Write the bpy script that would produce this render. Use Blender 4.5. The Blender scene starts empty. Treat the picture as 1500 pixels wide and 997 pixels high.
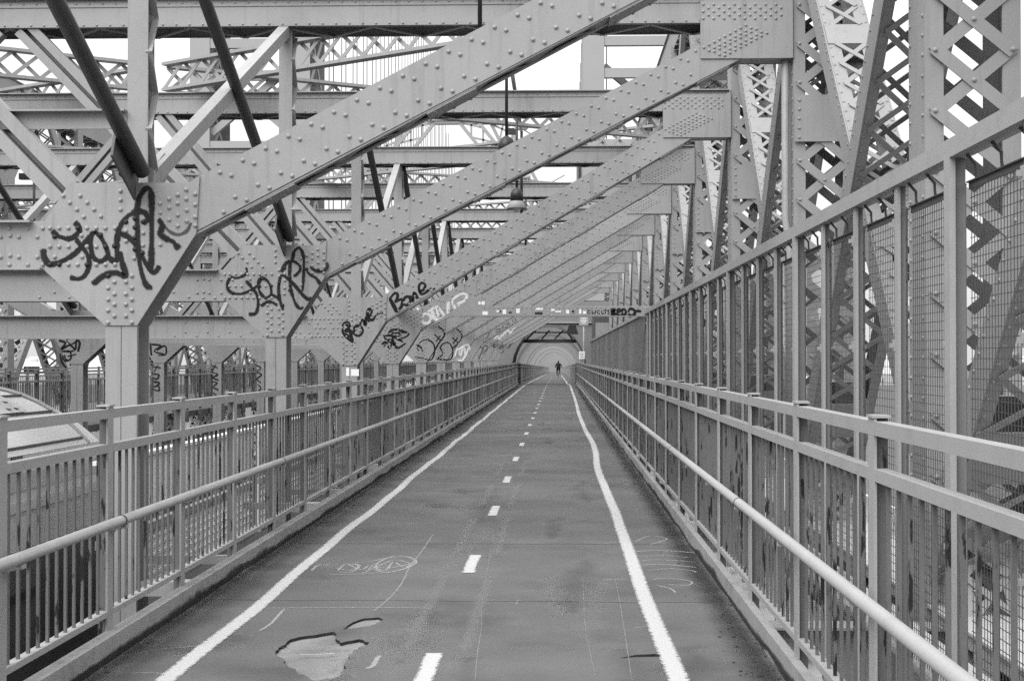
import bpy, math, random
from mathutils import Vector, Matrix, Euler
from mathutils.geometry import tessellate_polygon

random.seed(7)
SC = bpy.context.scene
COL = SC.collection

# ------------------------------------------------------------------ camera
EYE = 1.55
FPX = 2083.0                       # focal length in photo pixels (photo 1500 x 997)
YAW = math.atan(67 / FPX)
PITCH = math.atan(26.5 / FPX)
cam_d = bpy.data.cameras.new('camera')
cam = bpy.data.objects.new('camera', cam_d)
COL.objects.link(cam)
cam.location = (0, 0, EYE)
cam.rotation_euler = (math.pi / 2 + PITCH, 0, YAW)
cam_d.sensor_width = 36.0
cam_d.lens = FPX / 1500 * 36.0
cam_d.clip_start = 0.1
cam_d.clip_end = 20000
SC.camera = cam

# ------------------------------------------------------------------ sky, sun, exposure
SUN_EL, SUN_AZ = math.radians(48), math.radians(212)      # azimuth of the light from +Y, clockwise
world = bpy.data.worlds.new('World')
SC.world = world
world.use_nodes = True
nt = world.node_tree
nt.nodes.clear()
wout = nt.nodes.new('ShaderNodeOutputWorld')
wbg = nt.nodes.new('ShaderNodeBackground')
sky = nt.nodes.new('ShaderNodeTexSky')
sky.sky_type = 'NISHITA'
sky.sun_disc = False
sky.sun_elevation = SUN_EL
sky.sun_rotation = SUN_AZ
sky.air_density = 1.0
sky.dust_density = 7.0
sky.ozone_density = 1.0
bw = nt.nodes.new('ShaderNodeRGBToBW')                    # black and white film under an overcast sky
mixw = nt.nodes.new('ShaderNodeMix')                      # an even cloud layer flattens the clear sky
mixw.data_type = 'FLOAT'
mixw.inputs[0].default_value = 0.85
tc = nt.nodes.new('ShaderNodeTexCoord')                   # standard overcast sky: three times brighter overhead than at the horizon
sxyz = nt.nodes.new('ShaderNodeSeparateXYZ')
nt.links.new(tc.outputs['Generated'], sxyz.inputs[0])
ov = nt.nodes.new('ShaderNodeMapRange')
ov.inputs['From Min'].default_value = 0.0
ov.inputs['From Max'].default_value = 1.0
ov.inputs['To Min'].default_value = 5.0
ov.inputs['To Max'].default_value = 19.0
nt.links.new(sxyz.outputs['Z'], ov.inputs['Value'])
nt.links.new(ov.outputs[0], mixw.inputs[3])
nt.links.new(sky.outputs[0], bw.inputs[0])
nt.links.new(bw.outputs[0], mixw.inputs[2])
nt.links.new(mixw.outputs[0], wbg.inputs[0])
wbg.inputs[1].default_value = 0.08
nt.links.new(wbg.outputs[0], wout.inputs[0])

sun_d = bpy.data.lights.new('sun', 'SUN')
sun_d.energy = 1.5
sun_d.angle = math.radians(50)
sun_d.color = (1, 1, 1)
sun = bpy.data.objects.new('sun', sun_d)
COL.objects.link(sun)
sd = Vector((math.sin(SUN_AZ) * math.cos(SUN_EL), math.cos(SUN_AZ) * math.cos(SUN_EL), math.sin(SUN_EL)))
sun.rotation_euler = sd.to_track_quat('Z', 'Y').to_euler()
sun.location = (0, 0, 30)

SC.view_settings.view_transform = 'Standard'
SC.view_settings.look = 'None'
SC.view_settings.gamma = 1.0
SC.view_settings.exposure = 1.15
SC.view_settings.use_curve_mapping = False
SC.render.engine = 'CYCLES'
SC.cycles.use_denoising = False      # the residual noise stands for the film grain
SC.cycles.max_bounces = 8
SC.cycles.diffuse_bounces = 1
SC.cycles.transparent_max_bounces = 12

# ------------------------------------------------------------------ photo pixel -> place
RM = Euler((math.pi / 2 + PITCH, 0, YAW)).to_matrix()


def ray(px, py):
    return RM @ Vector(((px - 750) / FPX, (498.5 - py) / FPX, -1))


def P(px, py, y):                      # point of the plane y = const
    r = ray(px, py)
    return Vector((0, 0, EYE)) + r * (y / r.y)


def G(px, py, z=0.0):                  # point of a horizontal plane
    r = ray(px, py)
    return Vector((0, 0, EYE)) + r * ((z - EYE) / r.z)


def X(px, py, x):                      # point of a plane x = const
    r = ray(px, py)
    return Vector((0, 0, EYE)) + r * (x / r.x)


S = 6.0                                # spacing of the steel frames
XC = -6.60                             # centre line of the bridge


def FY(n):
    return (n + 0.806) * S


def mir(x):
    return 2 * XC - x


# ------------------------------------------------------------------ materials
def mat(name, base, var=0.1, scale=6.0, rough=0.6, spec=0.3, bump=0.1, streak=0.0, dirt=0.0, dirt_scale=1.3, metallic=0.0, fine=120.0, peel=0.0):
    m = bpy.data.materials.new(name)
    m.use_nodes = True
    t = m.node_tree
    b = t.nodes['Principled BSDF']
    b.inputs['Roughness'].default_value = rough
    b.inputs['Specular IOR Level'].default_value = spec
    b.inputs['Metallic'].default_value = metallic
    geo = t.nodes.new('ShaderNodeNewGeometry')

    def noise(sc, det=4.0, vec=None, ro=0.55):
        n = t.nodes.new('ShaderNodeTexNoise')
        n.inputs['Scale'].default_value = sc
        n.inputs['Detail'].default_value = det
        n.inputs['Roughness'].default_value = ro
        t.links.new(vec if vec else geo.outputs['Position'], n.inputs['Vector'])
        return n.outputs['Fac']

    def math_(op, a, bb, cc=None):
        n = t.nodes.new('ShaderNodeMath')
        n.operation = op
        for i, v in enumerate((a, bb, cc)):
            if v is None:
                continue
            if isinstance(v, (int, float)):
                n.inputs[i].default_value = v
            else:
                t.links.new(v, n.inputs[i])
        return n.outputs[0]
    f1 = math_('SUBTRACT', noise(scale), 0.5)
    f2 = math_('SUBTRACT', noise(fine, 2.0), 0.5)
    s = math_('MULTIPLY_ADD', f1, 2.2 * var, 1.0)
    s = math_('MULTIPLY_ADD', f2, 2.6 * var, s)
    if streak:
        mp = t.nodes.new('ShaderNodeMapping')
        mp.inputs['Scale'].default_value = (1, 1, 0.08)
        t.links.new(geo.outputs['Position'], mp.inputs['Vector'])
        st = noise(14.0, 3.0, mp.outputs[0])
        st = math_('MULTIPLY', math_('MAXIMUM', math_('SUBTRACT', st, 0.55), 0.0), -streak * 5)
        s = math_('ADD', s, st)
    if dirt:
        dn = noise(dirt_scale, 6.0, None, 0.65)
        dn = math_('MULTIPLY', math_('MAXIMUM', math_('SUBTRACT', dn, 0.52), 0.0), -dirt * 5)
        s = math_('ADD', s, dn)
    if peel:                     # paint flaked off in upright strips
        mp2 = t.nodes.new('ShaderNodeMapping')
        mp2.inputs['Scale'].default_value = (1, 1, 0.22)
        t.links.new(geo.outputs['Position'], mp2.inputs['Vector'])
        pn = noise(15.0, 5.0, mp2.outputs[0], 0.6)
        pn = math_('MULTIPLY', math_('MAXIMUM', math_('SUBTRACT', pn, 1.0 - peel), 0.0), -22.0)
        s = math_('ADD', s, pn)
    s = math_('MAXIMUM', s, 0.10)
    val = math_('MULTIPLY', s, base)
    comb = t.nodes.new('ShaderNodeCombineColor')
    for i in range(3):
        t.links.new(val, comb.inputs[i])
    t.links.new(comb.outputs[0], b.inputs['Base Color'])
    if bump:
        bn = t.nodes.new('ShaderNodeBump')
        bn.inputs['Strength'].default_value = bump
        bn.inputs['Distance'].default_value = 0.01
        t.links.new(noise(scale * 8, 3.0), bn.inputs['Height'])
        t.links.new(bn.outputs[0], b.inputs['Normal'])
    return m


def paint_mat(name, base, cover=1.0, breakup=60.0, soft=0.35, rough=0.8, thr=0.0):
    """spray paint or road paint: covers less towards the stroke's edge (attribute 'edge') and where it has worn"""
    m = bpy.data.materials.new(name)
    m.use_nodes = True
    t = m.node_tree
    b = t.nodes['Principled BSDF']
    b.inputs['Base Color'].default_value = (base, base, base, 1)
    b.inputs['Roughness'].default_value = rough
    b.inputs['Specular IOR Level'].default_value = 0.2
    at = t.nodes.new('ShaderNodeAttribute')
    at.attribute_name = 'edge'
    ab = t.nodes.new('ShaderNodeMath'); ab.operation = 'ABSOLUTE'
    t.links.new(at.outputs['Fac'], ab.inputs[0])
    geo = t.nodes.new('ShaderNodeNewGeometry')
    n = t.nodes.new('ShaderNodeTexNoise')
    n.inputs['Scale'].default_value = breakup
    n.inputs['Detail'].default_value = 5
    t.links.new(geo.outputs['Position'], n.inputs['Vector'])
    ad = t.nodes.new('ShaderNodeMath'); ad.operation = 'MULTIPLY_ADD'
    t.links.new(n.outputs['Fac'], ad.inputs[0])
    ad.inputs[1].default_value = 0.9
    t.links.new(ab.outputs[0], ad.inputs[2])
    mr = t.nodes.new('ShaderNodeMapRange')
    mr.interpolation_type = 'SMOOTHSTEP'
    mr.inputs['From Min'].default_value = 1.45 - soft - thr
    mr.inputs['From Max'].default_value = 1.45 + 0.02 - thr
    mr.inputs['To Min'].default_value = cover
    mr.inputs['To Max'].default_value = 0.0
    t.links.new(ad.outputs[0], mr.inputs['Value'])
    t.links.new(mr.outputs[0], b.inputs['Alpha'])
    return m


M = {}
M['steel'] = mat('painted_steel', 0.266, 0.10, 1.5, 0.55, 0.3, 0.04, streak=0.2, dirt=0.12)
M['steel2'] = mat('painted_steel_railing', 0.280, 0.10, 5.0, 0.5, 0.35, 0.05, dirt=0.12, dirt_scale=6)
M['steel_truss'] = mat('painted_steel_truss', 0.245, 0.08, 2.0, 0.6, 0.3, 0.05, streak=0.15, dirt=0.08)
M['steel_dark'] = mat('weathered_dark_steel', 0.090, 0.12, 3.0, 0.6, 0.3, 0.05, streak=0.2, dirt=0.15)
M['black_steel'] = mat('near_black_steel', 0.050, 0.12, 4.0, 0.5, 0.35, 0.03, dirt=0.2)  # even near-black tone for round braces and train side panels
M['tower'] = mat('tower_steel', 0.270, 0.06, 0.6, 0.6, 0.3, 0.0, dirt=0.05)
M['baluster'] = mat('peeling_baluster_paint', 0.115, 0.15, 9.0, 0.6, 0.3, 0.05, streak=0.3, dirt=0.2, dirt_scale=9, peel=0.43)
M['post'] = mat('railing_post_paint', 0.150, 0.10, 5.0, 0.5, 0.35, 0.05, streak=0.15, dirt=0.2, dirt_scale=5, peel=0.34)
M['dirt'] = paint_mat('kerb_dirt', 0.035, 0.5, 2.2, 1.0, thr=0.2)
M['grime'] = paint_mat('kerb_grime', 0.03, 0.85, 7.0, 0.8, thr=0.05)
M['stain'] = paint_mat('asphalt_stain', 0.05, 0.17, 2.6, 1.0, thr=0.15)
M['scuff'] = paint_mat('asphalt_scuff', 0.22, 0.26, 4.5, 1.0, thr=0.2)
M['seam'] = paint_mat('asphalt_seam', 0.03, 0.6, 14.0, 0.7, thr=0.1)
M['portal'] = mat('tower_portal_steel', 0.170, 0.1, 1.5, 0.6, 0.3, 0.05, streak=0.2, dirt=0.1)  # shade of the portal put into a darker base tone
M['rivet'] = M['steel']
M['asphalt'] = mat('worn_asphalt', 0.096, 0.34, 1.3, 0.85, 0.25, 0.5, dirt=0.30, dirt_scale=0.8, fine=210)
M['concrete'] = mat('pothole_base', 0.200, 0.24, 9.0, 0.9, 0.2, 0.6, dirt=0.35, dirt_scale=6)
M['tar'] = mat('broken_asphalt_edge', 0.03, 0.2, 20.0, 0.9, 0.1, 0.2)
M['kerb'] = mat('kerb_plate', 0.270, 0.12, 4.0, 0.6, 0.3, 0.05, streak=0.1, dirt=0.3, dirt_scale=3.5)
M['line'] = paint_mat('road_paint', 0.42, 0.94, 24.0, 0.5, thr=-0.10)
M['ghost'] = paint_mat('removed_road_paint', 0.22, 0.32, 5.0, 0.9, thr=-0.05)
M['chalk'] = paint_mat('chalk', 0.30, 0.5, 90.0, 0.6, thr=0.05)
M['chalk_bold'] = paint_mat('bold_chalk', 0.36, 0.6, 70.0, 0.6, thr=-0.02)
M['spray_black'] = paint_mat('black_spray', 0.015, 0.96, 60.0, 0.5, thr=-0.04)
M['spray_solid'] = paint_mat('black_marker', 0.012, 1.0, 70.0, 0.3, thr=-0.1)
M['spray_white'] = paint_mat('white_spray', 0.78, 0.72, 60.0, 0.6)
M['spray_grey'] = paint_mat('thin_black_spray', 0.05, 0.62, 60.0, 0.5)
M['white'] = mat('white_paper', 0.75, 0.06, 9, 0.7, 0.2, 0)
M['black'] = mat('black_paint', 0.02, 0.2, 9, 0.6, 0.3, 0)
M['wire'] = mat('mesh_wire', 0.060, 0.15, 9, 0.6, 0.3, 0)
M['lamp'] = mat('lamp_enamel', 0.020, 0.15, 15, 0.45, 0.4, 0)
M['glass'] = mat('lamp_glass', 0.6, 0.05, 15, 0.15, 0.5, 0)
M['car_roof'] = mat('train_roof', 0.420, 0.06, 3.0, 0.45, 0.4, 0.03, dirt=0.08)
M['car_side'] = mat('train_side', 0.460, 0.06, 3.0, 0.35, 0.5, 0.02, dirt=0.05)
M['window'] = mat('dark_window', 0.015, 0.1, 3.0, 0.12, 0.5, 0)
M['track'] = mat('track_bed', 0.045, 0.25, 2.5, 0.9, 0.2, 0.5)
M['road'] = mat('roadway_concrete', 0.30, 0.15, 1.0, 0.9, 0.2, 0.3)
M['pale'] = mat('pale_concrete', 0.400, 0.12, 2.0, 0.8, 0.2, 0.1, streak=0.2, dirt=0.1)
M['board'] = mat('very_pale_board', 0.70, 0.08, 3.0, 0.7, 0.2, 0.05, streak=0.3, dirt=0.1)  # even very pale tone for track boards and gratings
M['water'] = mat('river_water', 0.06, 0.1, 0.02, 0.6, 0.2, 0.0)
M['shore'] = mat('haze_toned_shore', 0.4, 0.15, 0.01, 0.9, 0.1, 0)  # haze over the shore put into its pale base colour
M['backdrop'] = mat('grey_backdrop', 0.2, 0.1, 0.3, 0.9, 0.1, 0)  # for the added backdrop block at the path's end
M['block'] = mat('haze_toned_block', 0.6, 0.08, 0.03, 0.9, 0.1, 0)  # pale base colour stands for the haze, no air volume built
M['cloth'] = mat('dark_clothing', 0.010, 0.15, 20, 0.9, 0.1, 0)
M['rubber'] = mat('rubber', 0.015, 0.1, 20, 0.8, 0.2, 0)


# ------------------------------------------------------------------ mesh builder
class MB:
    def __init__(s):
        s.v, s.f, s.m, s.e = [], [], [], []

    def add(s, vs, fs, mi=0, edge=None):
        o = len(s.v)
        s.v += [tuple(v) for v in vs]
        s.f += [tuple(i + o for i in f) for f in fs]
        s.m += [mi] * len(fs)
        s.e += edge if edge else [0.0] * len(vs)
        return s

    def box(s, x0, x1, y0, y1, z0, z1, mi=0):
        vs = [(x, y, z) for z in (z0, z1) for y in (y0, y1) for x in (x0, x1)]
        return s.add(vs, [(0, 2, 3, 1), (4, 5, 7, 6), (0, 1, 5, 4), (2, 6, 7, 3), (0, 4, 6, 2), (1, 3, 7, 5)], mi)

    def bar(s, p, q, w, h, up=(0, 0, 1), mi=0):
        p, q = Vector(p), Vector(q)
        d = (q - p).normalized()
        u = Vector(up)
        if abs(d.dot(u.normalized())) > 0.999:
            u = Vector((0, 1, 0)) if abs(d.y) < 0.9 else Vector((1, 0, 0))
        a = d.cross(u).normalized()
        b = a.cross(d).normalized()
        a *= w / 2
        b *= h / 2
        vs = [p - a - b, p + a - b, p + a + b, p - a + b, q - a - b, q + a - b, q + a + b, q - a + b]
        return s.add(vs, [(3, 2, 1, 0), (4, 5, 6, 7), (0, 1, 5, 4), (1, 2, 6, 5), (2, 3, 7, 6), (3, 0, 4, 7)], mi)

    def prism(s, poly, y0, y1, mi=0):          # polygon in x,z pushed along y
        n = len(poly)
        a = sum(poly[i][0] * poly[(i + 1) % n][1] - poly[(i + 1) % n][0] * poly[i][1] for i in range(n))
        if a < 0:
            poly = poly[::-1]
        vs = [(x, y0, z) for x, z in poly] + [(x, y1, z) for x, z in poly]
        fs = []
        for t in tessellate_polygon([[Vector((x, z, 0)) for x, z in poly]]):
            aa = (poly[t[1]][0] - poly[t[0]][0]) * (poly[t[2]][1] - poly[t[0]][1]) - (poly[t[2]][0] - poly[t[0]][0]) * (poly[t[1]][1] - poly[t[0]][1])
            t = t if aa > 0 else t[::-1]
            fs.append(tuple(t))
            fs.append(tuple(i + n for i in t[::-1]))
        fs += [(i, i + n, (i + 1) % n + n, (i + 1) % n) for i in range(n)]
        return s.add(vs, fs, mi)

    def tube(s, pts, r, seg=10, mi=0, cap=True, up=(0, 0, 1)):
        pts = [Vector(p) for p in pts]
        n = len(pts)
        vs, fs = [], []
        for i, p in enumerate(pts):
            d = (pts[min(i + 1, n - 1)] - pts[max(i - 1, 0)]).normalized()
            u = Vector(up)
            if abs(d.dot(u)) > 0.98:
                u = Vector((0, 1, 0)) if abs(d.y) < 0.9 else Vector((1, 0, 0))
            a = d.cross(u).normalized()
            b = a.cross(d).normalized()
            rr = r[i] if isinstance(r, (list, tuple)) else r
            for k in range(seg):
                t = 2 * math.pi * k / seg
                vs.append(p + a * math.cos(t) * rr + b * math.sin(t) * rr)
        for i in range(n - 1):
            for k in range(seg):
                k2 = (k + 1) % seg
                fs.append((i * seg + k, i * seg + k2, (i + 1) * seg + k2, (i + 1) * seg + k))
        if cap:
            fs.append(tuple(range(seg))[::-1])
            fs.append(tuple((n - 1) * seg + k for k in range(seg)))
        return s.add(vs, fs, mi)

    def lathe(s, prof, c, seg=14, mi=0):       # profile (r, z) about the vertical through c
        vs, fs = [], []
        for r, z in prof:
            for k in range(seg):
                t = 2 * math.pi * k / seg
                vs.append((c[0] + r * math.cos(t), c[1] + r * math.sin(t), c[2] + z))
        for i in range(len(prof) - 1):
            for k in range(seg):
                k2 = (k + 1) % seg
                fs.append((i * seg + k, i * seg + k2, (i + 1) * seg + k2, (i + 1) * seg + k))
        return s.add(vs, fs, mi)

    def dome(s, c, nrm, r, h, seg=8, mi=0):
        c, nrm = Vector(c), Vector(nrm).normalized()
        u = Vector((0, 0, 1)) if abs(nrm.z) < 0.9 else Vector((1, 0, 0))
        a = nrm.cross(u).normalized()
        b = nrm.cross(a).normalized()
        vs, fs = [], []
        for rr, hh in ((1.0, 0.0), (0.8, 0.62)):
            for k in range(seg):
                t = 2 * math.pi * k / seg
                vs.append(c + (a * math.cos(t) + b * math.sin(t)) * r * rr + nrm * h * hh)
        vs.append(c + nrm * h)
        for k in range(seg):
            k2 = (k + 1) % seg
            fs.append((k, k + seg, k2 + seg, k2))
            fs.append((k + seg, 2 * seg, k2 + seg))
        return s.add(vs, fs, mi)

    def ribbon(s, pts, w, nrm, mi=0, smooth=True, fade=True):  # flat stroke lying on a plane of normal nrm
        pts = [Vector(p) for p in pts]
        if smooth and len(pts) > 2:
            out = []
            for i in range(len(pts) - 1):
                p0, p1, p2, p3 = pts[max(i - 1, 0)], pts[i], pts[i + 1], pts[min(i + 2, len(pts) - 1)]
                for k in range(4):
                    t = k / 4
                    out.append(0.5 * ((2 * p1) + (p2 - p0) * t + (2 * p0 - 5 * p1 + 4 * p2 - p3) * t * t + (3 * p1 - p0 - 3 * p2 + p3) * t ** 3))
            out.append(pts[-1])
            pts = out
        nrm = Vector(nrm)
        n = len(pts)
        vs, ed, fs = [], [], []
        for i, p in enumerate(pts):
            d = (pts[min(i + 1, n - 1)] - pts[max(i - 1, 0)])
            if d.length < 1e-9:
                d = Vector((1, 0, 0))
            a = d.normalized().cross(nrm).normalized()
            ww = (w[min(int(i * len(w) / n), len(w) - 1)] if isinstance(w, (list, tuple)) else w) / 2
            vs += [p - a * ww, p, p + a * ww]
            end = 1.0 if fade and i in (0, n - 1) else 0.0
            ed += [1.0, max(0.0, 0.7 * end), 1.0]
        for i in range(n - 1):
            fs += [(3 * i, 3 * i + 3, 3 * i + 4, 3 * i + 1), (3 * i + 1, 3 * i + 4, 3 * i + 5, 3 * i + 2)]
        return s.add(vs, fs, mi, ed)

    def mesh(s, name, mats, smooth=False):
        me = bpy.data.meshes.new(name)
        me.from_pydata(s.v, [], s.f)
        for m in (mats if isinstance(mats, (list, tuple)) else [mats]):
            me.materials.append(M[m] if isinstance(m, str) else m)
        me.polygons.foreach_set('material_index', s.m)
        if smooth:
            me.polygons.foreach_set('use_smooth', [True] * len(s.f))
        if any(s.e):
            at = me.attributes.new('edge', 'FLOAT', 'POINT')
            at.data.foreach_set('value', s.e)
        me.update()
        return me

    def obj(s, name, mats, parent=None, loc=(0, 0, 0), smooth=False):
        return link(name, s.mesh(name, mats, smooth), parent, loc)


def link(name, me, parent=None, loc=(0, 0, 0)):
    o = bpy.data.objects.new(name, me)
    COL.objects.link(o)
    o.location = loc
    if parent:
        o.parent = parent
    return o


def thing(name, label, cat, loc=(0, 0, 0), group=None):
    o = bpy.data.objects.new(name, None)
    COL.objects.link(o)
    o.location = loc
    o.empty_display_size = 0.2
    return tag(o, label, cat, group)


def tag(o, label, cat, group=None):
    o['label'] = label
    o['category'] = cat
    if group:
        o['group'] = group
    return o


def kind(o, k):
    o['kind'] = k
    return o


# ================================================================== SETTING
# river, far shore
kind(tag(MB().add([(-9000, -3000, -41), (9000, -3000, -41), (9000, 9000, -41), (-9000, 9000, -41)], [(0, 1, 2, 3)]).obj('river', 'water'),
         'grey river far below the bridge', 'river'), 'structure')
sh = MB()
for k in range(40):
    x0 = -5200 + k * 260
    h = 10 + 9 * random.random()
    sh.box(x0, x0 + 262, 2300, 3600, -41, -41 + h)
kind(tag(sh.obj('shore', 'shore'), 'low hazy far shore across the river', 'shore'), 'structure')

# ------------------------------------------------------------------ path
KL, KR = -2.292, 1.097                  # inner faces of the kerbs
PATH_END = 520.0


def hole(zx, zy, sc, pts, z=0):
    return [G(zx + x / sc, zy + y / sc, z) for x, y in pts]


def jag(loop, amp):
    out = []
    n = len(loop)
    for i in range(n):
        a, b = loop[i], loop[(i + 1) % n]
        m = max(1, int((b - a).length / 0.035))
        for k in range(m):
            p = a.lerp(b, k / m)
            out.append(Vector((p.x + random.uniform(-amp, amp), p.y + random.uniform(-amp, amp) * 2.0, 0)))
    return out


H1 = jag(hole(380, 780, 2.344, [(55, 405), (85, 380), (130, 356), (190, 350), (255, 340), (268, 360), (285, 376), (340, 366), (378, 376), (345, 392), (306, 418), (298, 450), (303, 462), (272, 492), (200, 507), (130, 478), (85, 445)]), 0.011)
H2 = jag(hole(380, 780, 2.344, [(285, 331), (320, 306), (360, 293), (410, 290), (425, 297), (390, 316), (330, 326)]), 0.004)
H3 = jag(hole(380, 780, 2.344, [(1232, 431), (1290, 418), (1360, 415), (1444, 426), (1360, 425), (1290, 426)]), 0.002)
YA, YB = 5.2, 12.0
YT, SLOPE = 84.0, -0.007


def zp(y):                             # the path falls a little beyond the tower
    return 0.0 if y < YT else (y - YT) * SLOPE


pm = MB()
pm.add([(KL, -6, 0), (KR, -6, 0), (KR, YA, 0), (KL, YA, 0)], [(0, 1, 2, 3)])
pm.add([(KL, YB, 0), (KR, YB, 0), (KR, YT, 0), (KL, YT, 0), (KR, PATH_END, zp(PATH_END)), (KL, PATH_END, zp(PATH_END))], [(0, 1, 2, 3), (3, 2, 4, 5)])
outer = [Vector((KL, YA, 0)), Vector((KR, YA, 0)), Vector((KR, YB, 0)), Vector((KL, YB, 0))]
loops = [outer, H1, H2, H3]
flat = [v for l in loops for v in l]
fs = []
for t in tessellate_polygon(loops):
    a, b, c = (flat[i] for i in t)
    fs.append(tuple(t) if (b - a).cross(c - a).z > 0 else tuple(t[::-1]))
pm.add(flat, fs)
for hl, dep in ((H1, 0.024), (H2, 0.018), (H3, 0.018)):
    n = len(hl)
    pm.add([(v.x, v.y, 0) for v in hl] + [(v.x, v.y, -dep) for v in hl], [(i, (i + 1) % n, (i + 1) % n + n, i + n) for i in range(n)], 1)  # dark asphalt walls, with recess shade put into their tone too
path = kind(tag(pm.obj('path', ['asphalt', 'tar']), 'worn grey asphalt cycle path running straight under the steel frames', 'path'), 'structure')
base = MB().box(KL, KR, -6, YT, -0.18, -0.04).obj('path_base', 'concrete', path)
for hl, dep in ((H1, 0.018), (H2, 0.014)):
    kind(MB().add([(v.x, v.y, -dep) for v in hl], [tuple(t) if (hl[t[1]] - hl[t[0]]).cross(hl[t[2]] - hl[t[0]]).z > 0 else tuple(t[::-1]) for t in tessellate_polygon([hl])]).obj('pothole_floor', 'concrete', path), 'structure')

Z1 = 0.004
UP = (0, 0, 1)
# left edge line, straight; right edge line, wandering
ll = [Vector((-1.885 + 0.012 * math.sin(y * 0.9) + 0.008 * math.sin(y * 2.3) - 0.0005 * y, y, Z1 + zp(y))) for y in [5 + 0.6 * k for k in range(420)]]
MB().ribbon(ll, 0.108, UP, smooth=False).obj('edge_line', 'line', path)
rp = [G(x, y, Z1) for x, y in [(1004, 1030), (996, 1000), (984, 970), (961, 915), (941, 865), (921, 806)] + [(700 + a / 3.833, 540 + b / 3.833) for a, b in [(800, 890), (770, 800), (740, 730), (712, 660), (682, 590), (667, 530), (662, 470), (642, 410), (607, 350), (586, 300), (566, 250), (551, 190), (535, 140), (514, 85)]]]
rp = [Vector((0.60, 5.0, Z1))] + rp
yl = rp[-1]
rp += [Vector((yl.x - 0.1, YT, Z1)), Vector((yl.x - 0.1, YT + 30, Z1 + zp(YT + 30))), Vector((yl.x - 0.2, YT + 120, Z1 + zp(YT + 120)))]
MB().ribbon(rp, 0.112, UP).obj('edge_line', 'line', path)
for k in range(40):
    y0 = 6.55 + 3.74 * k
    MB().ribbon([(-0.648, y0 + t * 0.155, Z1 + zp(y0 + t * 0.155)) for t in range(7)], 0.10, UP, smooth=False, fade=False).obj('lane_dash', 'line', path)
    if k < 4:
        for sx in (-0.16, 0.16):
            MB().ribbon([(-0.648 + sx, y0 + 0.8 + t * 0.4, Z1 - 0.001) for t in range(8)], 0.12, UP, smooth=False).obj('removed_line', 'ghost', path)


def gp(zx, zy, sc, pts, z):
    return [G(zx + x / sc, zy + y / sc, z) for x, y in pts]


chalk = [
    ([(600, 0), (560, 60), (520, 110), (490, 170), (450, 220), (390, 270)], 0.012),
    ([(0, 258), (200, 256), (400, 255), (600, 258)], 0.022),
    ([(270, 130), (290, 110), (330, 108), (340, 120), (310, 135), (275, 133)], 0.014),
    ([(240, 142), (360, 140), (480, 128), (540, 100), (500, 82), (430, 90), (400, 115), (450, 120), (520, 105)], 0.016),
    ([(330, 100), (380, 98), (440, 85), (470, 78), (530, 85)], 0.014),
    ([(370, 130), (400, 105), (450, 118), (400, 135)], 0.012),
    ([(180, 130), (200, 112), (250, 108)], 0.02),
    ([(0, 335), (40, 310), (85, 260)], 0.02),
    ([(135, 417), (200, 416), (262, 412)], 0.02),
    ([(365, 465), (390, 455), (410, 420)], 0.03),
    ([(760, 360), (770, 200), (805, 0)], 0.004), ([(1160, 509), (1120, 330), (1110, 150)], 0.004),
    ([(1280, 509), (1240, 250), (1220, 150)], 0.006), ([(740, 509), (748, 420), (760, 340)], 0.006),
    ([(1290, 65), (1340, 60), (1420, 62), (1500, 68)], 0.02), ([(1300, 80), (1400, 78), (1480, 85)], 0.014),
    ([(1310, 95), (1380, 92), (1500, 100)], 0.014), ([(1310, 110), (1390, 108), (1500, 118)], 0.02),
    ([(1330, 130), (1400, 122), (1480, 128), (1500, 135)], 0.014), ([(1350, 160), (1400, 155), (1480, 165), (1470, 180), (1400, 175)], 0.014),
    ([(1365, 180), (1410, 190), (1430, 205)], 0.014), ([(1290, 30), (1340, 10), (1400, 20), (1340, 40)], 0.014),
    ([(300, 105), (350, 125), (380, 112), (430, 130), (460, 100), (500, 118), (540, 92)], 0.014), ([(350, 140), (420, 108), (470, 92), (520, 112), (440, 136), (390, 122)], 0.013), ([(265, 120), (310, 128), (345, 112), (320, 105)], 0.013),
    ([(860, 198), (960, 199)], 0.012), ([(880, 245), (890, 230)], 0.02), ([(1185, 35), (1230, 30)], 0.03), ([(1180, 160), (1260, 158)], 0.05), ([(1285, 325), (1330, 320)], 0.03),
]
for i, (pts, w) in enumerate(chalk):
    P_ = gp(380, 780, 2.344, pts, Z1 - 0.0016 - 0.00004 * i)
    MB().ribbon(P_, w * (1.25 if w > 0.01 else 1.0) * (P_[0].y / 8) ** 0.5, UP).obj('chalk_mark', 'chalk_bold' if w > 0.0125 and i > 1 else 'chalk', path)
for x0, y0, x1, y1 in ((540, 770, 675, 768), (480, 740, 530, 752), (770, 640, 850, 640), (690, 700, 712, 698), (180, 960, 300, 945), (190, 985, 260, 990), (800, 665, 870, 668)):
    MB().ribbon([G(x0, y0, Z1 - 0.003), G((x0 + x1) / 2, (y0 + y1) / 2 - 3, Z1 - 0.003), G(x1, y1, Z1 - 0.003)], 0.03, UP).obj('chalk_mark', 'chalk', path)
for k in range(44):
    y = 5.5 + 34 * random.random() ** 1.4
    x = random.uniform(KL + 0.3, KR - 0.3)
    L, w_ = random.uniform(0.5, 3.2), random.uniform(0.15, 0.75)
    a = random.gauss(0, 0.12)
    n = 9
    pts = [(x + a * L * (i / n - 0.5) + random.gauss(0, 0.03), y + L * (i / n - 0.5), 0.0006 + 0.00001 * k) for i in range(n)]
    wl = [w_ * (0.35 + 0.65 * math.sin(math.pi * (i + 0.5) / n)) * random.uniform(0.8, 1.2) for i in range(n)]
    MB().ribbon(pts, wl, UP).obj('worn_patch', 'stain' if k % 5 < 3 else 'scuff', path)
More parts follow.
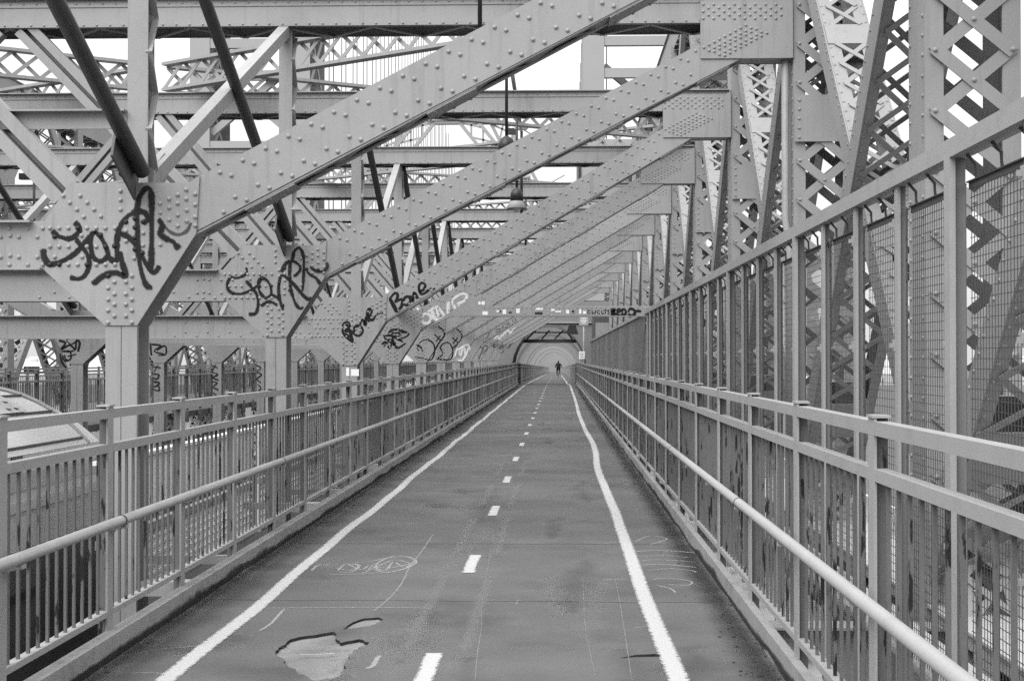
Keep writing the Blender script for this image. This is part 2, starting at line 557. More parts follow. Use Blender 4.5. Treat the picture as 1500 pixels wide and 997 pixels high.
for y, m_, w_ in ((7.62, 'scuff', 0.03), (9.1, 'seam', 0.02), (11.9, 'seam', 0.03), (14.6, 'scuff', 0.05), (17.4, 'seam', 0.03), (21.0, 'scuff', 0.08), (26.5, 'seam', 0.05), (33, 'scuff', 0.1), (45, 'seam', 0.08)):
    MB().ribbon([(KL + 0.02 + (KR - KL - 0.04) * i / 12, y + random.gauss(0, 0.012), 0.0021) for i in range(13)], w_, UP).obj('surface_seam', m_, path)
# an iron joint across the path at the tower
MB().box(KL, KR, 82.2, 82.9, 0.002, 0.012).obj('joint_plate', 'steel_dark', path)
for xx, ww in ((KL + 0.15, 0.5), (KR - 0.10, 0.34), (KL + 0.05, 0.2), (KR - 0.06, 0.2)):
    MB().ribbon([(xx, 4 + 2.0 * k, 0.0012 + 0.0003 * ww) for k in range(40)], ww, UP, smooth=False).obj('dirt_band', 'dirt', path)
# small litter along the kerbs
lit = MB()
for k in range(900):
    y = 5.5 + 30 * random.random() ** 1.5
    x = random.choice([KR - abs(random.gauss(0, 0.11)), KR - abs(random.gauss(0, 0.11)), KL + abs(random.gauss(0, 0.05))])
    r = 0.0025 + 0.009 * random.random() ** 3
    lit.dome((x, y, 0.0), UP, r, r * 0.7, 5)
kind(tag(lit.obj('grit', 'tar'), 'loose dark grit lying along both kerbs of the path', 'grit'), 'stuff')

# kerbs: upright steel edge plates
for x0, x1, lab in ((KL - 0.075, KL, 'low pale steel kerb below the railing on the train side'), (KR, KR + 0.05, 'low pale steel kerb below the railing on the mesh fence side')):
    kb = MB()
    y = -6.0
    while y < YT - 1:
        kb.box(x0, x1, y, y + 5.992, -0.25, 0.125)
        y += 6
    kind(tag(kb.obj('kerb', 'kerb'), lab, 'kerb'), 'structure')
for xx, zz, ww in ((KL + 0.0015, 0.02, 0.09), (KL + 0.002, 0.012, 0.05), (KR - 0.0015, 0.02, 0.09)):
    MB().ribbon([(xx, 4 + 0.5 * k, zz + random.gauss(0, 0.006)) for k in range(140)], [ww * random.uniform(0.3, 1.5) for _ in range(140)], (1, 0, 0), smooth=False).obj('kerb_grime', 'grime', path)
# edge girders carrying the path, below the kerbs
for x in (KL - 0.07, KR + 0.06):
    g = MB()
    g.box(x - 0.02, x + 0.02, -6, YT, -0.95, -0.35)
    g.box(x - 0.05, x + 0.05, -6, YT, -0.37, -0.33)
    g.box(x - 0.05, x + 0.05, -6, YT, -0.99, -0.95)
    kind(tag(g.obj('edge_girder', 'steel_dark'), 'dark steel girder carrying the edge of the path on the ' + ('train' if x < 0 else 'fence') + ' side', 'girder'), 'structure')

# track bed between the columns and roadways outside, below path level
tb = MB()
tb.box(-9.4, -3.6, -20, 300, -2.9, -2.6)
kind(tag(tb.obj('track_bed', 'track'), 'dark track bed of the railway between the columns', 'track bed'), 'structure')
for xr in (-4.95, -6.4):
    tag(MB().box(xr - 0.035, xr + 0.035, -20, 300, -2.59, -2.44).obj('track_rail', 'steel_dark'), 'steel running rail on the dark track bed', 'rail', 'running rails of the track')
rd = MB()
rd.box(3.9, 10.5, -30, 300, -4.2, -3.9)
rd.box(KR + 0.5, 3.89, -30, 300, -4.25, -3.95)
kind(tag(rd.obj('road', 'road'), 'lower roadway outside the truss', 'road'), 'structure')
rd = MB()
rd.box(mir(10.5), mir(3.9), -30, 300, -4.2, -3.9)
kind(tag(rd.obj('road', 'road'), 'lower roadway beyond the far truss', 'road'), 'structure')
rd = MB()
rd.box(-3.2, KR + 0.4, -30, 300, -4.25, -3.95)
rd.box(mir(2.6), mir(-3.2), -30, 300, -4.25, -3.95)
kind(tag(rd.obj('road', 'track'), 'inner roadway hidden below the path', 'road'), 'structure')  # dark tone stands for the shade below the path

# far walkway on the other side of the tracks
kind(tag(MB().box(mir(KR), mir(KL), -6, 300, -0.16, 0).obj('pavement', 'asphalt'), 'far walkway on the other side of the tracks', 'walkway'), 'structure')


# ================================================================== STEEL FRAMES
def F1p(px, py):
    p = P(px, py, FY(1))
    return (p.x, p.z)


def q1(x, y):                    # crop of the photograph used to read the first knee
    return F1p(x / 4.987, 240 + y / 4.987)


def q2(x, y):
    return F1p(x / 6.233, 380 + y / 6.233)


DEP = 0.32
KINK = F1p(288, 342)
KNEE = [F1p(67, 324), F1p(103, 268), F1p(277, 268), (F1p(293, 268)[0], F1p(293, 258)[1]), KINK, F1p(201.5, 476.5), F1p(154.5, 476.5), F1p(67, 397)]
STRUT_TOP0 = (F1p(277, 268)[0], F1p(277, 266)[1])
p2 = P(1086, 86, FY(2))
p2b = P(1026, 86, FY(2))
g_r = P(1161, 86, FY(2)).x
g_l = p2b.x
g_b = p2.z
TOPZ = P(1026, 1, FY(2)).z
BEAM_T, BEAM_B = TOPZ + 0.06, P(760, 36, FY(2)).z
COLX0, COLX1 = F1p(154.5, 476.5)[0], F1p(201.5, 476.5)[0]
COLTOP = KNEE[5][1]
SG_T, SG_B = F1p(30, 324)[1], F1p(30, 395)[1]


def lacing(mb, a0, a1, b0, b1, w, t, off, pitch, nrm, double=True, mi=0):
    """flat bars between two parallel edges a0-a1 and b0-b1"""
    a0, a1, b0, b1 = map(Vector, (a0, a1, b0, b1))
    L = (a1 - a0).length
    n = max(1, int(L / pitch))
    o = Vector(nrm) * off
    for i in range(n):
        u, v = i / n, (i + 1) / n
        if double or i % 2 == 0:
            mb.bar(a0.lerp(a1, u) + o, b0.lerp(b1, v) + o, t, w, Vector(nrm).cross(a0.lerp(a1, u) - b0.lerp(b1, v)), mi)
        if double or i % 2 == 1:
            mb.bar(b0.lerp(b1, u) + o * (2.2 if double else 1), a0.lerp(a1, v) + o * (2.2 if double else 1), t, w, Vector(nrm).cross(b0.lerp(b1, u) - a0.lerp(a1, v)), mi)
    return mb


def strut_rows(k0, t0, seg_n):
    """rivet positions along the strut between its lower edge (from k0) and its upper edge (from t0)"""
    pts = []
    k1 = (p2.x, g_b)
    sl = (k1[1] - k0[1]) / (k1[0] - k0[0])
    th = t0[1] + (k0[0] - t0[0]) * sl - k0[1]
    x = k0[0] + 0.18
    i = 0
    while x < k1[0] - 0.1:
        zb = k0[1] + (x - k0[0]) * sl
        for r, dx in ((0.055, 0.0), (0.125, 0.088)):
            pts.append((x + dx, zb + dx * sl + th - r))
            pts.append((x + dx + 0.03, zb + (dx + 0.03) * sl + r))
        x += 0.176
    return pts


def knee_rivets():
    R = []
    for y in (150, 260, 365, 465, 575):
        R += [q2(993, y), q2(1210, y)]
    for y in (205, 315, 410, 515):
        R += [q2(1050, y), q2(1155, y)]
    for x in (68, 203, 312, 370, 438, 505, 572, 640, 708, 775, 845):
        R += [q1(x, 470), q1(x, 736)]
    for x in (5, 137, 272, 405):
        R += [q1(x, 533), q1(x, 680)]
    for x in (370, 438, 505, 640, 708, 775):
        R.append(q1(x, 605))
    for x, y in [(468, 235), (592, 235), (515, 285), (642, 285), (567, 335), (692, 335), (617, 388), (742, 385), (885, 200), (885, 265), (885, 335), (925, 425), (1050, 425), (990, 400), (990, 465), (925, 490), (1050, 505), (990, 540), (925, 565), (1050, 595), (990, 625), (1045, 650), (985, 690), (1365, 190), (1430, 222), (1303, 228), (1240, 258), (1365, 258), (1175, 290), (1303, 290), (1430, 300), (1240, 322), (1368, 340), (1175, 358), (1303, 375), (1430, 390), (1240, 410), (1368, 420), (1303, 455), (1430, 452), (1175, 590), (740, 520), (600, 525), (840, 600), (605, 680)]:
        R.append(q1(x, y))
    x = F1p(0, 330)[0] - 0.1
    while x > XC + 0.1:
        R += [(x, SG_T - 0.05), (x, SG_B + 0.05), (x + 0.18, SG_T - 0.11), (x + 0.18, SG_B + 0.11)]
        x -= 0.36
    return R


def gusset_rivets():
    R = []

    def z1(x, y):
        p = P(1000 + x / 5.864, y / 5.864, FY(2))
        return (p.x, p.z)
    for j, y in enumerate((42, 72, 103, 133, 163)):
        for i in range(9):
            x = 175 + 89 * i + (45 if j % 2 else 0)
            if x < 880:
                R.append(z1(x, y))
    for j in range(5):
        for i in range(9):
            x = 180 + 89 * i * 0.5 * 2 * 0.5 + j * 45
            x = 180 + 45 * i + 45 * j
            y = 412 - 24 * i + 17 * j + (8 if j % 2 else 0)
            if x < 870:
                R.append(z1(x, y))
    for k in range(9):
        R.append(z1(925, 37 + 55 * k))
    return R


def frame_meshes(dz, rseg):
    """the parts of one frame as (name, mesh, children); local y = 0 is its front face"""
    out = []
    kink = (KINK[0], KINK[1] + dz)
    knee = [(x, z + dz) for x, z in KNEE]
    t0 = (STRUT_TOP0[0], STRUT_TOP0[1] + dz)
    k1 = (p2.x, g_b)
    sl = (k1[1] - kink[1]) / (k1[0] - kink[0])
    th = t0[1] + (kink[0] - t0[0]) * sl - kink[1]
    xe = g_r - 0.02
    ze = kink[1] + (xe - kink[0]) * sl
    # plate girder box of the strut: two webs, flanges, open lower side with battens
    top_at = lambda x: kink[1] + (x - kink[0]) * sl + th
    xt = (TOPZ - 0.05 - kink[1] - th) / sl + kink[0]
    for side in (1, -1):
        f = (lambda x: x) if side == 1 else mir
        cm = MB()
        cc = sorted((f(COLX0), f(COLX1)))
        cm.box(cc[0], cc[1], 0.006, 0.026, -3.4, COLTOP + dz)
        cm.box(cc[0], cc[1], DEP - 0.024, DEP - 0.004, -3.4, COLTOP + dz)
        cm.box((cc[0] + cc[1]) / 2 - 0.02, (cc[0] + cc[1]) / 2 + 0.02, 0.026, DEP - 0.024, -3.4, COLTOP + dz)
        cm.box(cc[0] + 0.002, cc[0] + (cc[1] - cc[0]) / 2 - 0.003, -0.006, 0.006, -3.4, COLTOP + dz - 0.004)
        cm.box(cc[0] + (cc[1] - cc[0]) / 2 + 0.003, cc[1] - 0.002, -0.006, 0.006, -3.4, COLTOP + dz - 0.004)
        out.append(('column', cm.mesh('column', 'steel'), []))
        km = MB().prism([(f(x), z) for x, z in knee], -0.016, 0.006)
        km.prism([(f(x), z) for x, z in knee], DEP - 0.018, DEP + 0.004)
        cx_, cz_ = -3.3, knee[2][1] - 0.35
        inner = [(cx_ + (x - cx_) * 0.62, cz_ + (z - cz_) * 0.62) for x, z in knee]
        km.prism([(f(x), z) for x, z in inner], 0.006, DEP - 0.018)
        out.append(('knee_plate', km.mesh('knee_plate', 'steel'), []))
        sm = MB()
        k0x = kink[0] + 0.02
        z0 = kink[1] + 0.02 * sl
        ztop_end = top_at(xt)
        poly = [(k0x - 0.05, z0 - 0.05 * sl + 0.02), (xe, ze), (xe, TOPZ - 0.05), (xt, ztop_end), (k0x - 0.05, top_at(k0x - 0.05))]
        sm.prism([(f(x), z) for x, z in poly], 0.0, 0.022)
        sm.prism([(f(x), z) for x, z in poly], DEP - 0.03, DEP - 0.008)
        a, b = (f(k0x - 0.05), 0.16, top_at(k0x - 0.05) - 0.012), (f(xt), 0.16, ztop_end - 0.012)
        sm.bar(a, b, DEP - 0.05, 0.02)
        # lower flange angles standing out below the webs
        for yy in (0.045, DEP - 0.055):
            a, b = (f(k0x - 0.03), yy, z0 - 0.03 * sl + 0.004), (f(xe), yy, ze + 0.004)
            sm.bar(a, b, 0.075, 0.014)
        sm_bat = []
        for q in (0.35, 1.75, 3.15, 4.4):
            bb = MB()
            a = (f(k0x + q), 0.155, z0 + q * sl - 0.009)
            b = (f(k0x + q + 0.38), 0.155, z0 + (q + 0.38) * sl - 0.009)
            bb.bar(a, b, DEP - 0.03, 0.014)
            for u in (0.15, 0.5, 0.85):
                for yy in (0.03, DEP - 0.05):
                    pa = Vector(a).lerp(Vector(b), u)
                    bb.dome((pa.x, yy, pa.z - 0.008), (0, 0, -1), 0.018, 0.014, 6)
            sm_bat.append(('batten', bb.mesh('batten', 'steel'), []))
        lm = MB()
        n = 22
        for i in range(n):
            u, v = i / n, (i + 1) / n
            A = Vector((f(k0x), 0, z0)).lerp(Vector((f(xe), 0, ze)), u)
            B = Vector((f(k0x), 0, z0)).lerp(Vector((f(xe), 0, ze)), v)
            ya, yb = (0.05, DEP - 0.06) if i % 2 else (DEP - 0.06, 0.05)
            lm.bar((A.x, ya, A.z + 0.014), (B.x, yb, B.z + 0.014), 0.05, 0.008)
        sm_bat.append(('lacing', lm.mesh('lacing', 'steel'), []))
        out.append(('strut', sm.mesh('strut', 'steel'), sm_bat))
        gm = MB()
        gx = sorted((f(g_l), f(g_r)))
        gm.box(gx[0], gx[1], -0.018, 0.004, g_b, TOPZ)
        gm.box(gx[0] + 0.05, gx[1], DEP, DEP + 0.02, g_b, TOPZ)
        gm.box(gx[0] + 0.3, gx[1], 0.006, DEP - 0.01, g_b + 0.004, g_b + 0.024)
        gm.box(f(g_r) - 0.06 if side == 1 else f(g_r), f(g_r) if side == 1 else f(g_r) + 0.06, -0.032, -0.018, g_b - 0.001, TOPZ + 0.02)
        out.append(('gusset_plate', gm.mesh('gusset_plate', 'steel'), []))
        # upright standing on the knee, laced
        um = MB()
        ux0, ux1 = sorted((f(-3.345), f(-3.185)))
        uz0, uz1 = knee[1][1] - 0.02, BEAM_B + 0.01
        um.box(ux0, ux1, 0.10, 0.118, uz0, uz1)
        um.box(ux0, ux1, 0.262, 0.28, uz0, uz1)
        um.box(ux0, ux0 + 0.012, 0.118, 0.262, uz0, uz1)
        lu = MB()
        k = 0
        z = uz0 + 0.15
        while z + 0.3 < uz1:
            ya, yb = (0.10, 0.28) if k % 2 else (0.28, 0.10)
            lu.bar((ux1 + 0.008, ya, z), (ux1 + 0.008, yb, z + 0.3), 0.012, 0.05, (1, 0, 0))
            lu.dome((ux1 + 0.012, ya, z), (1, 0, 0), 0.018, 0.014, 6)
            z += 0.3
            k += 1
        out.append(('upright', um.mesh('upright', 'steel'), [('lacing', lu.mesh('lacing', 'steel'), [])]))
        # sloping tie from the knee up to the middle of the top girder
        tm = MB()
        ka = Vector((f(-3.80), 0.0, 2.83 + dz))
        kb = Vector((f(XC + 0.16), 0.0, BEAM_B + 0.02))
        off = (kb - ka).normalized().cross(Vector((0, 1, 0))) * 0.075
        for s_ in (-1, 1):
            tm.bar(ka + off * s_ + Vector((0, 0.09, 0)), kb + off * s_ + Vector((0, 0.09, 0)), 0.10, 0.14, (0, 1, 0))
        tm.bar(ka + Vector((0, 0.15, 0)), kb + Vector((0, 0.15, 0)), 0.24, 0.012, (0, 1, 0))
        out.append(('sloping_tie', tm.mesh('sloping_tie', 'steel'), []))
    sg = MB()
    for yy in (0.0, DEP - 0.03):
        sg.box(mir(KNEE[0][0]) - 0.1, KNEE[0][0] + 0.1, yy, yy + 0.018, SG_B + dz, SG_T + dz)
    sg.box(mir(KNEE[0][0]) - 0.1, KNEE[0][0] + 0.1, 0.02, DEP - 0.032, SG_T + dz - 0.02, SG_T + dz - 0.004)
    sg.box(mir(KNEE[0][0]) + 0.1, KNEE[0][0] - 0.1, -0.07, -0.001, SG_T + dz - 0.014, SG_T + dz + 0.003)
    sg.box(mir(KNEE[0][0]) + 0.05, KNEE[0][0] - 0.02, -0.07, -0.001, SG_B + dz - 0.004, SG_B + dz + 0.012)
    out.append(('cross_girder', sg.mesh('cross_girder', 'steel'), []))
    tg = MB()
    xa, xb = mir(g_r) + 0.02, g_r - 0.02
    tg.box(xa, xb, 0.006, 0.022, BEAM_B, BEAM_T)
    tg.box(xa, xb, 0.58, 0.596, BEAM_B, BEAM_T)
    tg.box(xa, xb, -0.05, 0.63, BEAM_T + 0.001, BEAM_T + 0.018)
    tg.box(xa, g_l - 0.01, -0.004, 0.0055, BEAM_T - 0.085, BEAM_T - 0.001)
    tg.box(xa, g_l - 0.01, -0.004, 0.0055, BEAM_B + 0.002, BEAM_B + 0.055)
    tg.box(xa, xb, 0.022, 0.045, BEAM_B - 0.004, BEAM_B + 0.006)
    tg.box(xa, xb, 0.555, 0.58, BEAM_B - 0.004, BEAM_B + 0.006)
    tl = MB()
    n = int((xb - xa) / 0.55)
    for i in range(n):
        x0, x1 = xa + i * 0.55, xa + (i + 1) * 0.55
        tl.bar((x0, 0.035 if i % 2 else 0.56, BEAM_B - 0.010), (x1, 0.56 if i % 2 else 0.035, BEAM_B - 0.010), 0.055, 0.01)
    out.append(('top_girder', tg.mesh('top_girder', 'steel'), [('lacing', tl.mesh('lacing', 'steel'), [])]))
    rv = MB()
    for x, z in knee_rivets():
        rv.dome((x, -0.016 if x > KNEE[0][0] else 0.0, z + dz), (0, -1, 0), 0.0185, 0.015, rseg)
    for x, z in strut_rows(kink, t0, rseg):
        if x < g_l - 0.05:
            rv.dome((x, 0.0, z), (0, -1, 0), 0.0185, 0.015, rseg)
    for x, z in gusset_rivets():
        rv.dome((x, -0.018, z), (0, -1, 0), 0.0185, 0.015, rseg)
    x = g_l - 0.1
    i = 0
    while x > -12:
        rv.dome((x, -0.004, BEAM_T - 0.04), (0, -1, 0), 0.016, 0.013, max(5, rseg - 3))
        rv.dome((x - 0.07, -0.004, BEAM_B + 0.028), (0, -1, 0), 0.016, 0.013, max(5, rseg - 3))
        x -= 0.16
    out.append(('rivets', rv.mesh('rivets', 'rivet', True), []))
    return out


SHIFT = -0.365
FA = frame_meshes(0.0, 9)
FB = frame_meshes(SHIFT, 7)
FRAME_LABEL = {
    1: 'riveted steel frame with bold black looping tag on its knee plate, beside the train roof',
    2: 'riveted steel frame with thinner black looping tag, second along the path from the train',
    3: 'riveted steel frame with Bone sprayed twice in black on knee and strut',
    4: 'riveted steel frame with white sprayed letters and a stickered low crossbeam',
    5: 'riveted steel frame with first of two black heart outlines, just past the stickered crossbeam',
    6: 'riveted steel frame with second black heart outline on its knee plate',
    7: 'riveted steel frame with scribbled white paint on its knee plate',
    8: 'riveted steel frame with thin dark scrawl, next after the white scribbled one',
}
frames = {}
SHORT = {0: 'the frame before the bold tag frame', 1: 'the bold tag frame', 2: 'the thin tag frame', 3: 'the Bone frame', 4: 'the stickered frame', 5: 'the first heart frame', 6: 'the second heart frame', 7: 'the white scribble frame', 8: 'the thin scrawl frame'}


def FN(n):
    return SHORT.get(n, 'a plain frame')


NF = list(range(1, 13))
for n in NF:
    if n <= 12:
        lab = FRAME_LABEL.get(n) or ({9: 'riveted steel frame with faint scrawl, fifth after the stickered crossbeam', 10: 'riveted steel frame with faint scrawl, sixth after the stickered crossbeam', 11: 'riveted steel frame with faint scrawl, second from the tower arch', 12: 'riveted steel frame standing next to the tower arch'}.get(n))
    else:
        lab = 'small pale steel frame over the path seen through the tower arch'
    fr = thing('portal_frame', lab, 'frame', (0, FY(n), 0), 'riveted steel frames spanning the path and tracks')
    frames[n] = fr
    for name, me, ch in (FA if n <= 2 else FB):
        if n > 12 and name in ('rivets',):
            continue
        o = link(name, me, fr)
        if name == 'rivets':
            o['kind'] = 'stuff'
        for cn, cme, _ in ch:
            if n > 8 and cn in ('lacing', 'batten'):
                continue
            link(cn, cme, o)

# horizontal shelf strut on the first frame
p = P(0, 162, FY(1))
pz0, pz1 = P(90, 186, FY(1)).z, p.z
hs = MB().box(-8.5, -3.35, 0.10, 0.12, pz0, pz1)
hs.box(-8.5, -3.35, 0.03, 0.26, pz1, pz1 + 0.015)
hs.obj('shelf_strut', 'steel', frames[1])

# low crossbeam with stickers on the fourth frame
F4 = frames[4]


def w4(px, py):
    p = P(px, py, FY(4))
    return (p.x, p.z)


lowp = [(617, 484.5), (630, 478), (642, 472), (655, 466), (665, 463.2), (676, 462), (985, 462), (993, 466), (1000, 476), (1000, 520), (1005, 520), (1005, 428), (998, 428), (974, 448), (705.5, 448), (705.5, 430), (690, 437)]
lb = MB().prism([w4(x, y) for x, y in lowp], -0.02, 0.14)
lb.prism([w4(x, y) for x, y in [(672, 462.4), (985, 462.4), (985, 463.6), (672, 463.6)]], -0.05, 0.2)
low = lb.obj('low_crossbeam', 'steel', F4)
x_, z_ = w4(1002.5, 520)
MB().box(x_ - 0.04, x_ + 0.04, -0.015, 0.12, -0.4, z_ - 0.002).obj('crossbeam_post', 'steel', F4)
rv = MB()
for i in range(40):
    x, z = w4(710 + i * 6.8, 450.5)
    rv.dome((x, -0.02, z), (0, -1, 0), 0.016, 0.013, 6)
kind(rv.obj('rivets', 'rivet', F4, smooth=True), 'stuff')
c7 = lambda x, y: (700 + x / 6.233, 400 + y / 6.233)
for k, (x0, y0, x1, y1, m) in enumerate([(42, 350, 90, 382, 'white'), (170, 340, 196, 356, 'white'), (196, 340, 210, 358, 'black'), (228, 332, 258, 374, 'white'), (282, 352, 310, 366, 'black'), (350, 322, 382, 364, 'white'), (418, 338, 444, 372, 'steel2'), (528, 318, 594, 336, 'white'), (520, 356, 590, 376, 'black'), (628, 348, 650, 384, 'steel2'), (668, 326, 700, 346, 'white'), (708, 344, 760, 358, 'white'), (806, 336, 834, 370, 'white'), (850, 330, 886, 372, 'steel2'), (858, 338, 880, 362, 'black'), (924, 330, 944, 372, 'white'), (960, 346, 990, 372, 'white'), (5, 262, 26, 288, 'white'), (34, 258, 64, 288, 'white')]):
    a, b = w4(*c7(x0, y0)), w4(*c7(x1, y1))
    MB().box(min(a[0], b[0]), max(a[0], b[0]), -0.0235 - 0.0002 * k, -0.0205, min(a[1], b[1]), max(a[1], b[1])).obj('sticker', m, low)


# ------------------------------------------------------------------ graffiti
def strokes(n, crop, lst, w, m, name='graffiti', parent=None, y=-0.0175, xoff=0):
    zx, zy, sc = crop
    mb = MB()
    for i, s in enumerate(lst):
        pts = []
        for x, yy in s:
            p = P(zx + x / sc, zy + yy / sc, FY(n))
            pts.append((p.x, y - 0.0006 * i, p.z))
        mb.ribbon(pts, [w * random.uniform(0.72, 1.25) for _ in range(max(3, len(pts)))], (0, -1, 0))
    return mb.obj(name, m, parent or frames[n])


def dark_rivets(n, crop, lst, w, dz):
    zx, zy, sc = crop
    segs = []
    for s in lst:
        pts = [P(zx + x / sc, zy + yy / sc, FY(n)) for x, yy in s]
        segs += list(zip(pts[:-1], pts[1:]))
    mb = MB()
    for x, z in knee_rivets():
        c = Vector((x, FY(n), z + dz))
        for a, b in segs:
            d = b - a
            t = max(0, min(1, (c - a).dot(d) / max(d.length_squared, 1e-9)))
            if (a + d * t - c).length < w * 0.45:
                mb.dome((x, -0.0166, z + dz), (0, -1, 0), 0.0205, 0.017, 8)
                break
    if mb.v:
        kind(mb.obj('sprayed_rivets', 'black', frames[n], smooth=True), 'stuff')


C1 = (0, 240, 4.987)
T1 = [
    [(385, 490), (430, 528), (500, 548), (548, 530), (588, 490), (575, 455), (550, 425)],
    [(322, 620), (327, 680), (368, 733), (450, 715), (540, 665), (600, 610), (645, 560), (690, 492)],
    [(555, 545), (602, 605), (650, 675), (655, 750), (620, 820), (570, 840), (515, 828)],
    [(700, 495), (672, 535), (668, 605), (690, 685), (740, 712), (790, 675), (783, 615), (742, 540), (695, 490)],
    [(785, 670), (820, 700), (850, 708), (872, 690)],
    [(862, 700), (858, 600), (868, 515), (930, 528), (990, 590), (1050, 690), (1110, 788), (1148, 780), (1168, 742)],
    [(880, 640), (903, 740), (922, 822), (865, 797), (800, 802), (740, 830), (682, 882)],
    [(862, 560), (878, 470), (930, 390), (1000, 352), (1058, 355), (1085, 400), (1055, 445)],
    [(1003, 345), (1020, 260), (1060, 190), (1098, 185), (1113, 240), (1113, 400), (1113, 550), (1110, 700), (1110, 785)],
    [(1003, 360), (1010, 480), (1012, 600), (1025, 720), (1050, 830), (1080, 890), (1118, 905)],
    [(1160, 405), (1190, 450), (1175, 510), (1215, 545), (1270, 570), (1312, 622)],
    [(1195, 445), (1250, 500), (1310, 518), (1370, 490), (1400, 430)],
]
strokes(1, C1, T1[:-2] + T1[-2:-1], 0.050, 'spray_black')
strokes(1, C1, T1[-1:], 0.032, 'spray_grey')
dark_rivets(1, C1, T1, 0.052, 0.0)
C3 = (200, 240, 4.987)
up = 160 * 4.987
T2 = [
    [(690, 822), (730, 835), (790, 815), (810, 785), (800, 757)],
    [(685, 830), (665, 880), (680, 930), (740, 950), (800, 940), (860, 910), (900, 870), (915, 830)],
    [(800, 55 + up), (850, 110 + up), (885, 170 + up), (890, 240 + up), (870, 295 + up), (820, 300 + up)],
    [(905, 830), (890, 880), (905, 940), (945, 975), (985, 950), (975, 880), (935, 835), (905, 830)],
    [(985, 950), (1030, 975), (1042, 960)],
    [(1045, 1000), (1040, 900), (1060, 815), (1110, 840), (1160, 890), (1220, 960), (1260, 990), (1275, 970)],
    [(1045, 150 + up), (1055, 220 + up), (1075, 270 + up)],
    [(910, 240 + up), (960, 210 + up), (1000, 215 + up), (1030, 235 + up)],
    [(1062, 790), (1090, 730), (1140, 710), (1190, 740), (1195, 780), (1150, 825)],
    [(1140, 705), (1155, 640), (1190, 612), (1215, 650), (1225, 720), (1222, 820), (1215, 930)],
    [(1125, 720), (1120, 820), (1130, 920), (1150, 190 + up), (1175, 240 + up), (1200, 258 + up), (1220, 245 + up)],
    [(1245, 780), (1270, 810), (1315, 835), (1345, 880)],
    [(1270, 750), (1310, 780), (1360, 785), (1395, 760), (1395, 720)],
]
strokes(2, C3, T2, 0.043, 'spray_black')
dark_rivets(2, C3, T2, 0.045, 0.0)
C6 = (450, 380, 4.987)
strokes(3, C6, [
    [(262, 470), (262, 530), (300, 578), (338, 605)], [(285, 470), (315, 530), (338, 602)],
    [(262, 468), (298, 455), (312, 485), (285, 515), (275, 525)], [(275, 525), (318, 520), (325, 560), (320, 590)], [(275, 545), (300, 555), (318, 560)],
    [(345, 505), (345, 545), (382, 555), (408, 520), (388, 485), (352, 490), (345, 505)],
    [(385, 480), (405, 435), (425, 480), (430, 420), (455, 455)],
    [(445, 415), (468, 398), (470, 365), (448, 370), (440, 415), (475, 442), (505, 405)],
    [(512, 395), (522, 398)], [(530, 392), (536, 396)], [(545, 388), (552, 394)]], 0.045, 'spray_solid')
strokes(3, C6, [
    [(600, 290), (628, 340), (650, 385)], [(608, 285), (640, 345), (655, 380)],
    [(600, 290), (640, 245), (662, 265), (640, 312)], [(640, 312), (688, 290), (692, 335), (652, 385)],
    [(702, 312), (722, 335), (752, 308), (740, 270), (712, 280), (702, 312)],
    [(752, 262), (772, 308), (780, 240), (808, 285)],
    [(820, 232), (850, 220), (862, 185), (835, 170), (815, 200), (830, 250), (868, 240), (888, 218)],
    [(895, 210), (905, 214)], [(922, 210), (930, 220)]], 0.045, 'spray_solid', y=-0.001)
strokes(4, C6, [
    [(695, 498), (760, 470), (800, 435), (822, 385)], [(700, 480), (750, 500), (790, 460), (830, 440)],
    [(830, 430), (850, 400), (885, 400), (905, 430), (885, 462), (850, 462), (830, 430)],
    [(880, 385), (930, 350), (960, 345)], [(905, 360), (925, 410), (945, 450)], [(890, 400), (960, 440), (1010, 405)],
    [(960, 420), (950, 345), (1020, 420), (1030, 305)],
    [(1100, 390), (1060, 310), (1080, 280), (1130, 250), (1165, 262), (1150, 300), (1100, 330), (1170, 370), (1235, 392)], [(1225, 310), (1290, 320)], [(1210, 350), (1240, 340)]], 0.085, 'spray_white', y=-0.0012)
strokes(4, C6, [
    [(560, 640), (600, 580), (640, 625), (560, 560), (690, 560), (620, 530), (650, 645), (720, 610)],
    [(660, 590), (745, 545), (640, 510), (600, 545), (700, 600)], [(545, 620), (580, 600), (600, 650), (630, 600), (660, 650)], [(620, 540), (720, 530)]], 0.04, 'spray_solid')
strokes(5, C6, [
    [(785, 712), (850, 722), (905, 732), (930, 680), (925, 620), (880, 585), (830, 600), (800, 650)],
    [(930, 545), (975, 592)], [(975, 555), (940, 600)], [(955, 488), (995, 520), (1000, 560), (960, 610), (935, 660)], [(800, 625), (830, 640), (845, 670)], [(800, 640), (815, 665)]], 0.038, 'spray_solid')
strokes(6, C6, [
    [(945, 725), (1000, 732), (1050, 725), (1065, 670), (1040, 612), (1000, 610), (970, 640)], [(1060, 570), (1100, 605)], [(1100, 570), (1065, 615)],
    [(1090, 505), (1125, 540), (1120, 590), (1060, 650)], [(970, 640), (990, 690), (945, 725)]], 0.042, 'spray_solid')
strokes(7, C6, [
    [(1070, 720), (1100, 650), (1120, 700), (1140, 640), (1160, 700)], [(1075, 690), (1150, 660)], [(1090, 730), (1130, 735), (1160, 690), (1180, 640)],
    [(1100, 660), (1170, 620), (1190, 660)]], 0.09, 'spray_white')
strokes(8, C6, [[(1300, 580), (1320, 560), (1330, 530)], [(1290, 545), (1340, 535)], [(1260, 640), (1290, 650), (1270, 690), (1250, 700), (1255, 735)], [(1265, 630), (1285, 670)]], 0.045, 'spray_grey')
C7 = (700, 400, 6.233)
